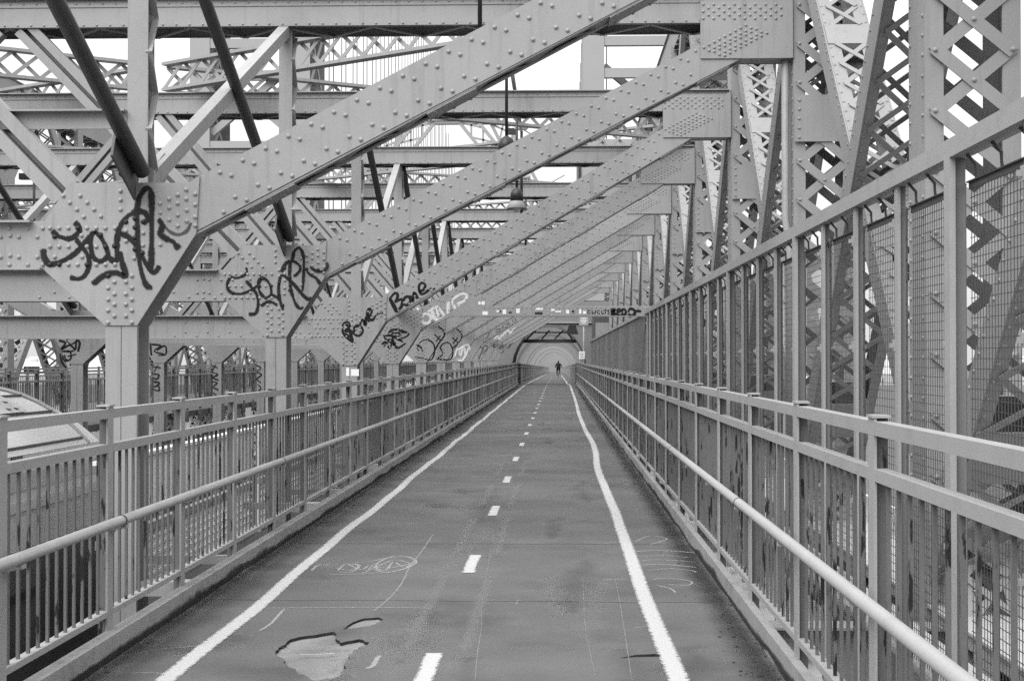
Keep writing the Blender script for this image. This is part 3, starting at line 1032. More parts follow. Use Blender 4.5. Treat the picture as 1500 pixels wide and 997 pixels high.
GOLD = [[(215, 505), (170, 515), (170, 535), (205, 520), (195, 500)], [(235, 470), (225, 500), (260, 495), (275, 465), (240, 465)], [(270, 440), (300, 480), (320, 460)], [(310, 425), (335, 450), (350, 420), (320, 412)]]
strokes(8, C7, GOLD, 0.035, 'spray_grey', y=-0.002)
strokes(9, C7, [[(150, 600), (180, 575), (200, 600), (220, 560), (240, 580)], [(230, 560), (280, 520), (290, 550), (340, 490)], [(160, 610), (260, 560)]], 0.08, 'spray_white', y=-0.002)
strokes(9, C7, [[(10, 790), (40, 700), (60, 660), (90, 680), (40, 740)], [(60, 570), (110, 540), (90, 610)]], 0.05, 'spray_grey', y=-0.0175)
strokes(10, C7, [[(120, 670), (160, 640), (140, 680), (190, 650)], [(170, 700), (210, 660), (200, 700), (240, 660)]], 0.055, 'spray_grey', y=-0.0175)
strokes(11, C7, [[(190, 690), (230, 650), (220, 690), (260, 650)], [(200, 740), (240, 700), (215, 735)]], 0.06, 'spray_grey', y=-0.0175)
strokes(12, C7, [[(265, 690), (300, 640), (280, 690), (320, 630)]], 0.06, 'spray_grey', y=-0.0175)
# faint white tag higher on the fifth strut, read beside the fourth
C5w = (480, 350, 3.0)
strokes(4, C5w, [[(865, 70), (890, 95)], [(890, 65), (870, 100)], [(910, 55), (925, 80), (940, 50)], [(945, 60), (960, 40), (965, 65)], [(975, 35), (985, 60)], [(965, 45), (1000, 35)], [(1000, 20), (1010, 45), (1025, 15)], [(1030, 25), (1045, 10), (1050, 35)]], 0.055, 'chalk', y=-0.001)
# writing on the low crossbeam
strokes(4, C7, [
    [(1028, 342), (1008, 340), (1002, 355), (1010, 368), (1030, 365)], [(1044, 340), (1044, 362), (1058, 368), (1072, 360), (1072, 340)],
    [(1112, 342), (1094, 340), (1088, 355), (1096, 368), (1114, 366)], [(1130, 338), (1132, 368), (1150, 366)],
    [(1146, 340), (1176, 336)], [(1162, 338), (1164, 368)], [(1200, 338), (1184, 342), (1194, 354), (1198, 366), (1182, 370)]], 0.02, 'spray_solid', parent=low, y=-0.0225)
strokes(4, C7, [
    [(1222, 325), (1222, 385)], [(1222, 330), (1255, 340), (1225, 355), (1260, 372), (1222, 385)], [(1275, 325), (1275, 385), (1300, 380)], [(1270, 355), (1300, 350)], [(1275, 328), (1300, 328)],
    [(1310, 355), (1320, 330), (1345, 335), (1350, 365), (1330, 382), (1310, 365)], [(1370, 355), (1390, 325), (1425, 335), (1430, 370), (1400, 385), (1372, 370)], [(1430, 345), (1470, 345), (1490, 350)]], 0.055, 'spray_solid', parent=low, y=-0.0225)
# tags on the far column row
for n, cr, ss, w in (
        (4, (0, 380, 6.233), [[(540, 740), (600, 760), (560, 820), (640, 780), (690, 820), (700, 740), (730, 760), (715, 840)], [(570, 840), (640, 840), (650, 900), (600, 930), (570, 880)], [(550, 860), (570, 940), (610, 990)]], 0.05),
        (4, (0, 480, 6.233), [[(640, 30), (600, 60), (660, 90), (610, 110), (650, 150), (690, 130)], [(640, 160), (690, 200), (620, 220)], [(620, 260), (700, 240)]], 0.03),
        (5, (200, 400, 4.987), [[(110, 520), (180, 530), (130, 570), (200, 590)], [(150, 560), (210, 530), (215, 590), (160, 600)], [(100, 500), (110, 600)]], 0.045),
        (5, (200, 400, 4.987), [[(115, 680), (180, 690)], [(155, 670), (130, 720)], [(125, 735), (165, 740), (150, 770), (120, 765)], [(120, 790), (170, 800), (130, 830)], [(115, 845), (165, 855), (160, 820), (125, 830)]], 0.032),
        (6, (200, 400, 4.987), [[(545, 670), (590, 690)], [(580, 665), (555, 710)], [(550, 720), (595, 740), (555, 760), (600, 780)], [(550, 790), (590, 800), (560, 830), (600, 850)], [(560, 870), (590, 900)]], 0.036),
        (7, (200, 400, 4.987), [[(870, 670), (910, 690), (880, 720), (915, 740), (880, 770), (910, 800)], [(885, 810), (910, 840), (890, 860)]], 0.04)):
    strokes(n, cr, ss, w, 'spray_solid', y=-0.018)
for (x0, y0, x1, y1) in ((85, 790, 108, 850), (120, 800, 178, 850)):   # notices on the third column
    a, b = P(450 + (x0 + 200) / 4.987, 380 + y0 / 4.987, FY(3)), P(450 + (x1 + 200) / 4.987, 380 + y1 / 4.987, FY(3))
    MB().box(a.x, b.x, -0.012, -0.009, b.z, a.z).obj('notice', 'white', frames[3])

# ------------------------------------------------------------------ bracing between the frames, in the planes of the column rows
for side, lab in ((1, 'beside the path'), (-1, 'on the far column row')):
    f = (lambda x: x) if side == 1 else mir
    for n in range(0, 12):
        if n == 2:
            continue
        da = 0.0 if n <= 2 else SHIFT
        db = 0.0 if n + 1 <= 2 else SHIFT
        L = FY(n + 1) - FY(n)
        x = f(-3.27)
        a = thing('brace_strut', 'pale square brace rising to ' + FN(n + 1) + ', ' + lab, 'brace', (x, FY(n), 0), 'square braces ' + lab)
        MB().bar((0, 0.3, 2.93 + da), (0, L + 0.1, BEAM_B - 0.03), 0.12, 0.13).obj('brace_bar', 'steel', a)
        MB().bar((0, 0.18, 2.80 + da), (0, 0.9, 2.80 + da + 0.36), 0.02, 0.22).obj('end_plate', 'steel', a)
        b = thing('brace_pipe', 'dark round brace running down to ' + FN(n + 1) + ', ' + lab, 'brace', (x, FY(n), 0), 'round braces ' + lab)
        x2 = 0.02 if side == 1 else -0.02
        MB().tube([(x2 + 0.07, 0.3, BEAM_B - 0.05), (x2 + 0.07, L - 0.05, 2.98 + db)], 0.058, 14).obj('brace_bar', 'black_steel', b, smooth=True)
        MB().bar((x2, L - 0.55, 3.12 + db), (x2, L + 0.02, 2.86 + db), 0.02, 0.2).obj('end_plate', 'steel_dark', b)


# ------------------------------------------------------------------ lateral lattice girders above the top girders
def lattice_girder(a, b, lab, grp):
    t = thing('lattice_girder', lab, 'girder', (a[0], a[1], a[2]), grp)
    d = Vector(b) - Vector(a)
    m = MB()
    for zo in (0, 0.42):
        m.bar((0, 0, zo), d + Vector((0, 0, zo)), 0.18, 0.05)
    m.obj('chord', 'steel', t)
    l = MB()
    n = int(d.length / 0.42)
    sd_ = d.cross(Vector((0, 0, 1))).normalized() * 0.03
    for i in range(n):
        p0, p1 = d * (i / n), d * ((i + 1) / n)
        l.bar(p0 + sd_ + Vector((0, 0, 0.02)), p1 + sd_ + Vector((0, 0, 0.40)), 0.012, 0.06)
        l.bar(p0 - sd_ + Vector((0, 0, 0.40)), p1 - sd_ + Vector((0, 0, 0.02)), 0.012, 0.06)
    l.obj('lacing', 'steel', t)


for n in (2, 4, 6, 8, 10):
    zl = BEAM_T + 0.12
    for sx in (1, -1):
        f = (lambda x: x) if sx == 1 else mir
        for (na, nb) in ((n, n + 1), (n + 2, n + 1)):
            lattice_girder((f(2.9), FY(na) + 0.2, zl), (XC + 0.15 * (1 if sx == 1 else -1), FY(nb) + 0.2 + (0.12 if na < nb else 0.3), zl),
                           'laced girder overhead from ' + FN(na) + ' to mid ' + FN(nb).replace('the ', '') + ', ' + ('path' if sx == 1 else 'far') + ' side', 'lattice girders over the frames, ' + ('near' if sx == 1 else 'far') + ' half')


# ================================================================== STIFFENING TRUSSES
PX0, PX1 = 2.78, 3.50
PZ0, PZ1 = -3.6, 9.2


def post_parts(f, pieces):
    a, b = sorted((f(PX0), f(PX1)))
    out = []
    ch = MB()
    for xx, s_ in ((a, 1), (b, -1)):
        x0, x1 = sorted((xx, xx + 0.02 * s_))
        ch.box(x0, x1, 0, 0.5, PZ0, PZ1)
        x0, x1 = sorted((xx + 0.02 * s_, xx + 0.14 * s_))
        ch.box(x0, x1, 0.0, 0.018, PZ0, PZ1)
        ch.box(x0, x1, 0.482, 0.5, PZ0, PZ1)
    out.append(('channels', ch.mesh('channels', 'steel_truss')))
    # flat bars lying in the face of the post
    def flat(mb, z0, z1, y, rev):
        p, q = (a + 0.06, y, z0), (b - 0.06, y, z1)
        if rev:
            p, q = (a + 0.06, y, z1), (b - 0.06, y, z0)
        mb.bar(p, q, 0.10, 0.013, (0, 1, 0))
        return mb
    m1 = flat(MB(), 0, 0.5, -0.007, False).mesh('lacing_bar', 'steel_truss')
    m2 = flat(MB(), 0, 0.5, -0.021, True).mesh('lacing_bar', 'steel_truss')
    zs = []
    z = PZ0 + 0.1
    while z < PZ1 - 0.6:
        zs.append(z)
        z += 0.46
        back = MB()
    for z in zs:
        flat(back, z, z + 0.5, 0.507, False)
        flat(back, z, z + 0.5, 0.521, True)
    front = MB()
    if not pieces:
        for z in zs:
            flat(front, z, z + 0.5, -0.007, False)
            flat(front, z, z + 0.5, -0.021, True)
    rv = MB()
    for z in zs:
        for x in (a + 0.07, b - 0.07):
            rv.dome((x, -0.028, z + 0.02), (0, -1, 0), 0.021, 0.016, 7)
        rv.dome(((a + b) / 2, -0.028, z + 0.25), (0, -1, 0), 0.021, 0.016, 7)
        for k in range(3):
            for yy in (0.06, 0.44):
                rv.dome((a - 0.001, yy, z + k * 0.15), (-1, 0, 0), 0.018, 0.014, 6)
    pl = MB()
    pl.box(a + 0.004, b - 0.004, -0.045, -0.029, 0, 0.55)
    for x in (a + 0.06, b - 0.06):
        for k in range(5):
            pl.dome((x, -0.045, 0.05 + k * 0.11), (0, -1, 0), 0.02, 0.016, 7)
    if front.v:
        out.append(('lacing', front.mesh('lacing', 'steel_truss')))
    out += [('back_lacing', back.mesh('back_lacing', 'steel_truss')), ('rivets', rv.mesh('rivets', 'steel_truss', True)), ('tie_plate', pl.mesh('tie_plate', 'steel_truss'))]
    return out, (m1, m2, zs)


POST_N = list(range(1, 13)) + list(range(15, 22))
for side in (1, -1):
    f = (lambda x: x) if side == 1 else mir
    near, (m1, m2, zs) = post_parts(f, True)
    farp, _ = post_parts(f, False)
    lab = 'tall laced truss post beside the fence' if side == 1 else 'laced truss post beyond the far walkway'
    for n in POST_N:
        t = thing('truss_post', lab + ((', at the end of ' + FN(n)) if n < 13 else ' past the tower'), 'post', (0, FY(n), 0), 'truss posts, ' + ('fence side' if side == 1 else 'far side'))
        pieces = side == 1 and n <= 3
        for nm, me in (near if pieces else farp):
            if n > 6 and nm == 'rivets':
                continue
            if nm == 'tie_plate':
                for z in ((0.0,) if n < 2 else (4.1, 0.0)):
                    link(nm, me, t, (0, 0, z))
                continue
            o = link(nm, me, t)
            if nm in ('rivets', 'lacing', 'back_lacing'):
                o['kind'] = 'stuff'
        if pieces:
            for z in zs:
                link('lacing_bar', m1, t, (0, 0, z))
                link('lacing_bar', m2, t, (0, 0, z))

# conduit on the second post
cd = MB()
for px in (1149.5,):
    a = P(px, 92, FY(2) + 0.1)
    cd.tube([(2.70, FY(2) + 0.1, 8.0), (2.70, FY(2) + 0.1, 3.2), (2.74, FY(2) + 0.05, 2.9), (2.74, FY(2) + 0.05, -0.5)], 0.045, 10)
tag(cd.obj('conduit', 'steel2', smooth=True), 'vertical grey conduit pipe clipped to a truss post under the top gusset', 'pipe')


def diag_meshes(f, sgn):
    """box of two channels with laced faces, local: runs from (y0,z0) to (y1,z1)"""
    zlo, zhi = -3.3, 9.0
    k = 1.05
    L = (zhi - zlo) / k
    A, B = Vector((0, 0, zlo if sgn > 0 else zhi)), Vector((0, L, zhi if sgn > 0 else zlo))
    d = (B - A).normalized()
    nr = Vector((1, 0, 0)).cross(d).normalized()          # in the plane of the truss, across the member
    if nr.z < 0:
        nr = -nr
    w, h = (0.50, 0.30) if sgn > 0 else (0.66, 0.34)
    fl = 0.13 if sgn > 0 else 0.085
    out = []
    ch = MB()
    for s_ in (-1, 1):
        xo = Vector((s_ * w / 2, 0, 0))
        ch.bar(A + xo, B + xo, 0.016, h, nr)
        for q in (-1, 1):
            xi = Vector((s_ * (w / 2 - fl / 2 - 0.01), 0, 0))
            ch.bar(A + xi + nr * q * (h / 2 - 0.006), B + xi + nr * q * (h / 2 - 0.006), fl, 0.012, nr)
    out.append(('channels', ch.mesh('channels', 'steel_truss')))
    la = MB()
    n = int((B - A).length / (0.36 if sgn > 0 else 0.50))
    for q in (-1, 1):
        for i in range(n):
            p0, p1 = A.lerp(B, i / n), A.lerp(B, (i + 1) / n)
            xo = Vector((w / 2 - fl * 0.7, 0, 0))
            up_ = nr * q
            if i % (9 if sgn > 0 else 17) == 4:
                la.bar(p0 + up_ * (h / 2 + 0.006), p1 + up_ * (h / 2 + 0.006), w - 0.02, 0.012, nr)
                continue
            la.bar(p0 - xo + up_ * (h / 2 + 0.006), p1 + xo + up_ * (h / 2 + 0.006), 0.055, 0.01, nr)
            la.bar(p0 + xo + up_ * (h / 2 + 0.017), p1 - xo + up_ * (h / 2 + 0.017), 0.055, 0.01, nr)
    out.append(('lacing', la.mesh('lacing', 'steel_truss')))
    rv = MB()
    m = int((B - A).length / 0.16)
    for i in range(m):
        p = A.lerp(B, (i + 0.5) / m)
        qs = 1 if sgn > 0 else -1
        for s_ in (-1, 1):
            rv.dome(p + Vector((s_ * (w / 2 - 0.03), 0, 0)) + nr * qs * (h / 2), nr * qs, 0.016, 0.013, 6)
        rv.dome(p + Vector((-w / 2 - 0.008, 0, 0)) + nr * 0.1, (-1, 0, 0), 0.016, 0.013, 6)
    out.append(('rivets', rv.mesh('rivets', 'steel_truss', True)))
    return out, A.z


for side in (1, -1):
    f = (lambda x: x) if side == 1 else mir
    for sgn in (1, -1):
        ms, zA = diag_meshes(f, sgn)
        for n in list(range(0, 12)) + list(range(14, 20)):
            if sgn > 0:          # rises away from the camera: z = 6.3 at frame n + 1
                y0 = FY(n + 1) + (zA - 6.3) / 1.05
            else:                # falls away: z = 0.1 at frame n + 1
                y0 = FY(n + 1) - (zA - 0.1) / 1.05
            t = thing('truss_diagonal', ('pale laced diagonal rising to the post of ' if sgn > 0 else 'dark laced diagonal falling to the post of ') + (FN(n + 1) if n < 12 else 'a far frame') + (' beside the fence' if side == 1 else ' past the tracks'), 'diagonal', (f(3.14), y0, 0),
                      ('rising' if sgn > 0 else 'falling') + ' truss diagonals, ' + ('fence side' if side == 1 else 'far side'))
            for nm, me in ms:
                if nm == 'rivets' and (n > 5 or side < 0):
                    continue
                o = link(nm, me, t)
                if nm != 'channels':
                    o['kind'] = 'stuff'
    for z0, z1, nm, lab in ((9.1, 9.75, 'top_chord', 'top chord'), (-0.95, -0.32, 'bottom_chord', 'bottom chord')):
        t = thing('truss_chord', 'long riveted ' + lab + ' of the truss ' + ('behind the mesh fence' if side == 1 else 'beyond the far walkway'), 'chord', (f(3.14), 0, 0))
        m = MB()
        if z0 > 0:
            for s_ in (-1, 1):
                x0 = s_ * 0.3
                m.box(x0 - 0.012, x0 + 0.012, -20, 260, z0, z1)
        else:
            m.box(0.288, 0.312, -20, 260, z0, z1)
            m.box(-0.312, -0.288, -20, 260, z1 - 0.13, z1)
            m.box(-0.312, -0.288, -20, 260, z0, z0 + 0.12)
            yy = 2.0
            bme = MB().box(-0.32, -0.313, 0, 0.42, z0 + 0.02, z1 - 0.02).mesh('batten', 'pale')
            while yy < 40:
                link('batten', bme, t, (0, yy, 0))
                yy += 1.05
        m.box(-0.36, 0.36, -20, 260, z1, z1 + 0.02)
        m.obj('plates', 'steel_truss' if z0 > 0 else 'pale', t)  # bottom chord paler: light from the sky put into its colour
        kind(lacing(MB(), (-0.3, -20, z0), (-0.3, 120, z0), (0.3, -20, z0), (0.3, 120, z0), 0.07, 0.012, -0.02, 0.6, (0, 0, 1)).obj('lacing', 'steel_truss', t), 'stuff')

# cross beams, pale ledges and the road barrier seen through the railing on the fence side
for n in range(1, 8):
    t = thing('floor_beam', 'steel floor beam below the fence under ' + FN(n), 'beam', (0, FY(n) - 0.3, 0), 'floor beams below the fence')
    m = MB().box(KR + 0.1, 3.0, 0, 0.02, -1.2, -0.42)
    m.box(KR + 0.1, 3.0, -0.13, 0.15, -0.42, -0.40)
    m.obj('plate', 'steel', t)
    kind(lacing(MB(), (KR + 0.1, 0, -2.2), (3.0, 0, -2.2), (KR + 0.1, 0, -1.25), (3.0, 0, -1.25), 0.08, 0.02, 0.0, 0.5, (0, -1, 0)).obj('lacing', 'steel', t), 'stuff')
tag(MB().tube([(2.35, 2, -0.35), (2.35, 60, -0.35)], 0.13, 14).obj('service_pipe', 'pale', smooth=True), 'thick pale service pipe running below the mesh fence', 'pipe')
m = MB().box(2.0, 2.6, 2, 80, -0.95, -0.9)
m.box(1.55, 1.9, 2, 80, -0.72, -0.68)
tag(m.obj('ledge_plate', 'pale'), 'pale maintenance ledge between the path and the truss', 'ledge')
for x, s_ in ((4.1, 'truss'), (10.2, 'outer')):
    b = MB()
    b.prism([(x - 0.3, -3.9), (x + 0.3, -3.9), (x + 0.12, -3.3), (x + 0.08, -2.95), (x - 0.08, -2.95), (x - 0.12, -3.3)], -20, 250)
    tag(b.obj('road_barrier', 'pale'), 'pale concrete barrier along the ' + s_ + ' edge of the lower roadway', 'barrier')


# ================================================================== RAILINGS
def railing(label, x, inside, y0, y1, pitch, phase, detail=True, top=1.285, mid=1.10, rail_mat='steel2'):
    """inside = +1 when the path lies on the +x side"""
    R = thing('railing', label, 'railing', (x, 0, 0))
    bot = 0.225
    rails = [('top_rail', top - 0.05, top, 0.055), ('middle_rail', mid - 0.045, mid, 0.05), ('bottom_rail', bot - 0.03, bot, 0.05)]
    ys = []
    y = phase
    while y < y1:
        if y > y0:
            ys.append(y)
        y += pitch
    if x > 0:
        ys = [yy if not 3.4 < yy < 3.7 else 3.36 for yy in ys]
    for nm, z0, z1, w in rails:
        m = MB()
        m.box(-w / 2, w / 2, y0, y1, z0, z1)
        m.obj(nm, rail_mat, R)
    pm_ = MB()
    xs = sorted((inside * 0.027, inside * 0.016))
    pm_.box(xs[0], xs[1], -0.045, 0.045, 0.04, top + 0.012, 1)
    xs = sorted((inside * 0.016, -inside * 0.03))
    pm_.box(xs[0], xs[1], -0.012, 0.012, 0.04, top + 0.012, 0)
    xs = sorted((-inside * 0.022, -inside * 0.03))
    pm_.box(xs[0], xs[1], 0.012, 0.045, 0.04, top + 0.012, 0)
    pm_.box(-0.034, 0.034, -0.05, 0.05, top + 0.012, top + 0.022, 1)
    pm_.box(-0.05, 0.05, -0.07, 0.07, 0.02, 0.045, 1)
    pm_.box(-0.05, 0.02 if inside > 0 else 0.05, -0.06, 0.06, -0.3, 0.02)
    pme = pm_.mesh('post', ['baluster', rail_mat])  # dark web, pale strip: the post's shade and light put into paint
    for y in ys:
        link('post', pme, R, (0, y, 0))
    bm_ = MB().box(-0.0065, 0.0065, -0.009, 0.009, bot, mid - 0.045).mesh('baluster', 'baluster')
    rest = MB()
    cnt = 0
    nb = 11
    for i in range(len(ys) - 1):
        for k in range(1, nb + 1):
            y = ys[i] + (ys[i + 1] - ys[i]) * k / (nb + 1)
            if detail and cnt < 290 and y > 3.0:
                link('baluster', bm_, R, (0, y, 0))
                cnt += 1
            else:
                rest.box(-0.0065, 0.0065, y - 0.009, y + 0.009, bot, mid - 0.045)
    if rest.v:
        kind(rest.obj('balusters', 'baluster', R), 'stuff')
    if detail:
        hx = inside * 0.092
        hp = [(hx, yy, 0.70) for yy in (y0, y1)]
        h = MB().tube(hp, 0.027, 14).obj('handrail', rail_mat, R, smooth=True)
        bk = MB()
        bk.bar((0, 0, 0.64), (hx, 0, 0.66), 0.035, 0.012)
        bk.bar((hx, 0, 0.655), (hx, 0, 0.675), 0.035, 0.05)
        bk.bar((0.0, 0, 0.59), (hx * 0.5, 0, 0.65), 0.03, 0.01)
        bme = bk.mesh('bracket', rail_mat)
        cl = MB().tube([(hx, -0.012, 0.70), (hx, 0.012, 0.70)], 0.0295, 14).mesh('joint_ring', 'steel_dark')
        for i, y in enumerate(ys):
            link('bracket', bme, h, (0, y + 0.02, 0))
            if i % 3 == 1:
                link('joint_ring', cl, h, (0, y - 0.02, 0))
    return R


railing('grey steel railing with round handrail along the train side of the path', -2.385, 1, -4, 84, 1.455, 7.44 - 1.455 * 7)
railing('grey steel railing with round handrail in front of the mesh fence', 1.16, -1, -4, 84, 1.645, 5.19 - 1.645 * 5, True, 1.325, 1.155)
for x, ins, lab in ((-2.385, 1, 'train'), (1.16, -1, 'fence')):
    R = railing('far stretch of railing on the ' + lab + ' side beyond the tower arch', x, ins, 0.1, 300, 1.5, 0.3, False)
    R.location = (x, YT, 0)
    R.rotation_euler.x = SLOPE
railing('distant grey railing of the far walkway, on the track side', mir(-2.385), -1, 5, 200, 1.5, 5.2, False)
railing('distant grey railing of the far walkway, on its outer side', mir(1.2), 1, 5, 200, 1.5, 5.2, False)

# ------------------------------------------------------------------ tall mesh fence
FXX = 1.80
ft = 1.55 + 0.548 * FXX
FEN = thing('mesh_fence', 'tall steel fence with wire mesh panels behind the railing', 'fence', (FXX, 0, 0))
YF1 = FY(4) + 0.1
MB().box(-0.045, 0.045, 0, YF1, ft - 0.085, ft).obj('top_rail', 'steel2', FEN)
q = 1.045
fys = []
y = 6.47 - 5 * q
while y < YF1:
    if y > 0.3:
        fys.append(y)
    y += q
pmesh = MB().box(-0.026, -0.010, -0.036, 0.036, -0.6, ft - 0.085, 1).box(-0.010, 0.022, -0.012, 0.006, -0.6, ft - 0.085)
pmesh.box(0.022, 0.042, 0.034, 0.040, -0.55, ft - 0.19)
fpm = pmesh.mesh('fence_post', ['post', 'steel2'])  # recessed web darker than the strip, its shade put into the paint
fpm2 = MB().box(-0.046, -0.018, -0.046, 0.045, -0.6, ft - 0.001, 1).box(-0.018, 0.036, -0.012, 0.012, -0.6, ft - 0.086).box(0.036, 0.056, 0.046, 0.052, -0.55, ft - 0.19).mesh('fence_post', ['post', 'steel2'])
bolts = MB()
z = 0.0  # small bolts down the mesh strip
while z < ft - 0.25:
    bolts.dome((0.033, 0.034, z), (0, -1, 0), 0.007, 0.008, 6)
    z += 0.115
bolts = bolts.mesh('bolts', 'wire')
clip = MB().box(-0.03, 0.02, 0.032, 0.07, -0.03, 0.03).box(-0.05, 0.05, 0.045, 0.057, -0.012, 0.012).mesh('clip', 'steel2')
HANG = MB().tube([(0.0, 0, ft - 0.085), (0.04, 0, ft - 0.13), (0.045, 0, ft - 0.20)], 0.008, 6).mesh('hanger', 'wire')
for i, y in enumerate(fys):
    o = link('fence_post', fpm2 if i % 4 == 1 else fpm, FEN, (0, y, 0))
    kind(link('bolts', bolts, o), 'stuff')
    for z in (ft - 0.28, 1.62, 0.7):
        link('clip', clip, o, (0, 0, z))
for i in range(len(fys) - 1):
    ya, yb = fys[i] + 0.05, fys[i + 1] - 0.04
    zt = ft - 0.20
    m = MB()
    m.box(0.042, 0.05, ya, yb, zt - 0.03, zt)
    m.box(0.03, 0.06, ya, yb, zt, zt + 0.006)
    pn = m.obj('mesh_frame', 'wire', FEN)
    w = MB()
    dens = 0.042 if i < 14 else 0.08
    yy = ya
    r = 0.0015
    while yy < yb:
        w.box(0.046 - r, 0.046 + r, yy - r, yy + r, 0.0, zt)
        yy += dens
    zz = 0.02
    while zz < zt:
        w.box(0.050 - r, 0.050 + r, ya, yb, zz - r, zz + r)
        zz += 0.045 if i < 14 else 0.09
    kind(w.obj('wire_mesh', 'wire', pn), 'stuff')
    # hooks that hang the panel from the rail
    for u in (0.12, 0.5, 0.88):
        link('hanger', HANG, pn, (0, ya + (yb - ya) * u, 0))
# farther on, a tall fence of upright bars
BF = thing('bar_fence', 'tall fence of close upright bars running from the stickered crossbeam to the tower', 'fence', (FXX, 0, 0))
MB().box(-0.04, 0.04, YF1 + 0.02, 78, ft - 0.08, ft).obj('top_rail', 'steel2', BF)
m = MB()
y = YF1 + 0.2
while y < 78:
    m.box(-0.012, 0.012, y - 0.02, y + 0.02, -0.4, ft - 0.08)
    y += 0.16
kind(m.obj('bars', 'post', BF), 'stuff')
MB().box(0.02, 0.035, YF1 + 0.2, 78, 1.9, 1.95).obj('middle_rail', 'steel2', BF)
MB().box(-0.04, 2.2, 77.9, 77.98, ft - 0.08, ft).obj('end_rail', 'steel2', BF)
MB().box(-0.05, 0.05, 77.85, 77.95, -0.4, ft - 0.081).obj('end_post', 'steel2', BF)

# track-side barrier between the column row and the path: pale board over an open grating
TBX = -3.62
for n in range(1, 9):
    y0, y1 = FY(n) + 0.35, FY(n + 1) - 0.05
    t = thing('track_barrier', 'pale board over an open grating beside the tracks, following ' + FN(n), 'barrier', (TBX, y0, 0), 'track barriers between the columns')
    L = y1 - y0
    MB().box(-0.03, 0.0, 0, L, 0.24, 0.70).box(-0.08, 0.03, 0, L, 0.70, 0.73).obj('board', 'board', t)
    MB().box(-0.05, 0.02, 0, L, 0.03, 0.10).box(-0.05, 0.02, 0, L, -0.55, -0.45).obj('frame_bar', 'steel', t)
    g = MB()
    k = 0
    while k * 0.085 < L:
        g.box(-0.03, -0.01, k * 0.085, k * 0.085 + 0.032, -0.45, 0.03)
        k += 1
    for j in range(1, 6):
        g.box(-0.008, 0.004, 0, L, -0.45 + j * 0.082 - 0.014, -0.45 + j * 0.082 + 0.014)
    kind(g.obj('grating', 'board', t), 'stuff')
    b = MB()
    for yy in (0.6, L - 0.7):
        b.box(0.05, 1.25, yy, yy + 0.06, -0.16, -0.09)
    b.obj('bracket', 'steel', t)
for n in range(1, 9):
    t = tag(MB().box(-3.22, KL - 0.1, FY(n) + 0.05, FY(n) + 0.2, -0.28, -0.17).obj('outrigger', 'steel'), 'short steel outrigger tying the column of ' + FN(n) + ' to the path edge', 'outrigger', 'outriggers at the column feet')
    t2 = tag(MB().box(-3.1, -2.95, FY(n) + 0.4, FY(n + 1) - 0.1, -0.5, -0.46).obj('cable_tray', 'steel2'), 'narrow steel cable tray below the train side railing, following ' + FN(n), 'cable tray', 'cable trays below the railing')

# ================================================================== SUBWAY CAR
CX0, CX1 = -7.25, -4.15
cy1 = X(146, 645, CX1).y
CAR = thing('subway_car', 'silver train car with ribbed rounded roof passing beside the path', 'train car', ((CX0 + CX1) / 2, cy1, -2.45))
hw = (CX1 - CX0) / 2
zb = -2.45


def roof_z(u):      # u in -1..1 across the car
    return 0.80 + 0.53 * (1 - abs(u) ** 3.3) - zb


LEN = 17.0
body = MB()
body.box(-hw, hw, -LEN, 0, 0.9, 0.80 - zb)
CARB = body.obj('body', 'car_side', CAR)
rf = MB()
N = 28
prof = [(hw * math.sin(-math.pi / 2 + math.pi * i / N), 0) for i in range(N + 1)]
rings = []
for (yy, sc) in ((-LEN, 1.0), (-1.0, 1.0), (-0.45, 0.985), (-0.12, 0.94), (0.0, 0.86)):
    rings.append([(x, yy, (roof_z(x / hw) + zb - 0.80) * sc + 0.80 - zb + 0.002) for x, _ in prof])
vs = [v for r in rings for v in r]
fs = []
for j in range(len(rings) - 1):
    for i in range(N):
        a = j * (N + 1) + i
        fs.append((a, a + 1, a + N + 2, a + N + 1))
last = (len(rings) - 1) * (N + 1)
fs.append(tuple(last + i for i in range(N + 1))[::-1])
rf.add(vs, fs)
ROOF = rf.obj('roof', 'car_roof', CAR, smooth=True)
for i in range(12):
    u = -0.97 + 1.94 * i / 11
    z = roof_z(u)
    MB().bar((u * hw, -LEN, z + 0.004), (u * hw, -0.35, z + 0.004), 0.025, 0.022).obj('roof_rib', 'steel_dark', ROOF)  # dark tone stands for the shadowed joints along the roof
arch = MB()
arch.tube([(x, -0.3, roof_z(x / hw) + 0.004) for x, _ in prof], 0.02, 6)
arch.obj('end_band', 'steel2', ROOF)
pk = MB()
us = [0.50 + 0.06 * i for i in range(6)]
vs = [(u * hw, yy, roof_z(u) + 0.03) for yy in (-5.5, -0.9) for u in us]
pk.add(vs, [(i, i + 1, i + 7, i + 6) for i in range(5)])
RU = pk.obj('roof_unit', 'pale', ROOF)
dt = MB()
for i in range(28):
    for j in range(5):
        if random.random() < 0.8:
            u = us[j] + 0.03
            dt.bar((u * hw - 0.02, -5.4 + i * 0.16, roof_z(u) + 0.036), (u * hw + 0.02, -5.4 + i * 0.16, roof_z(u) + 0.03), 0.06, 0.004)
kind(dt.obj('vent_holes', 'steel_dark', RU), 'stuff')
for i in range(3):
    u = 0.42 - 0.03 * i
    MB().bar((u * hw, -4.6, roof_z(u) + 0.01), (u * hw, -1.6, roof_z(u) + 0.01), 0.03, 0.03).obj('louvre', 'black', ROOF)
for k in range(9):
    y0 = -1.6 - k * 1.75
    for s_ in (-1, 1):
        xw = s_ * hw
        MB().box(min(xw, xw + s_ * 0.012), max(xw, xw + s_ * 0.012), y0 - 1.2, y0, 1.65, 2.45).obj('window', 'window', CAR)
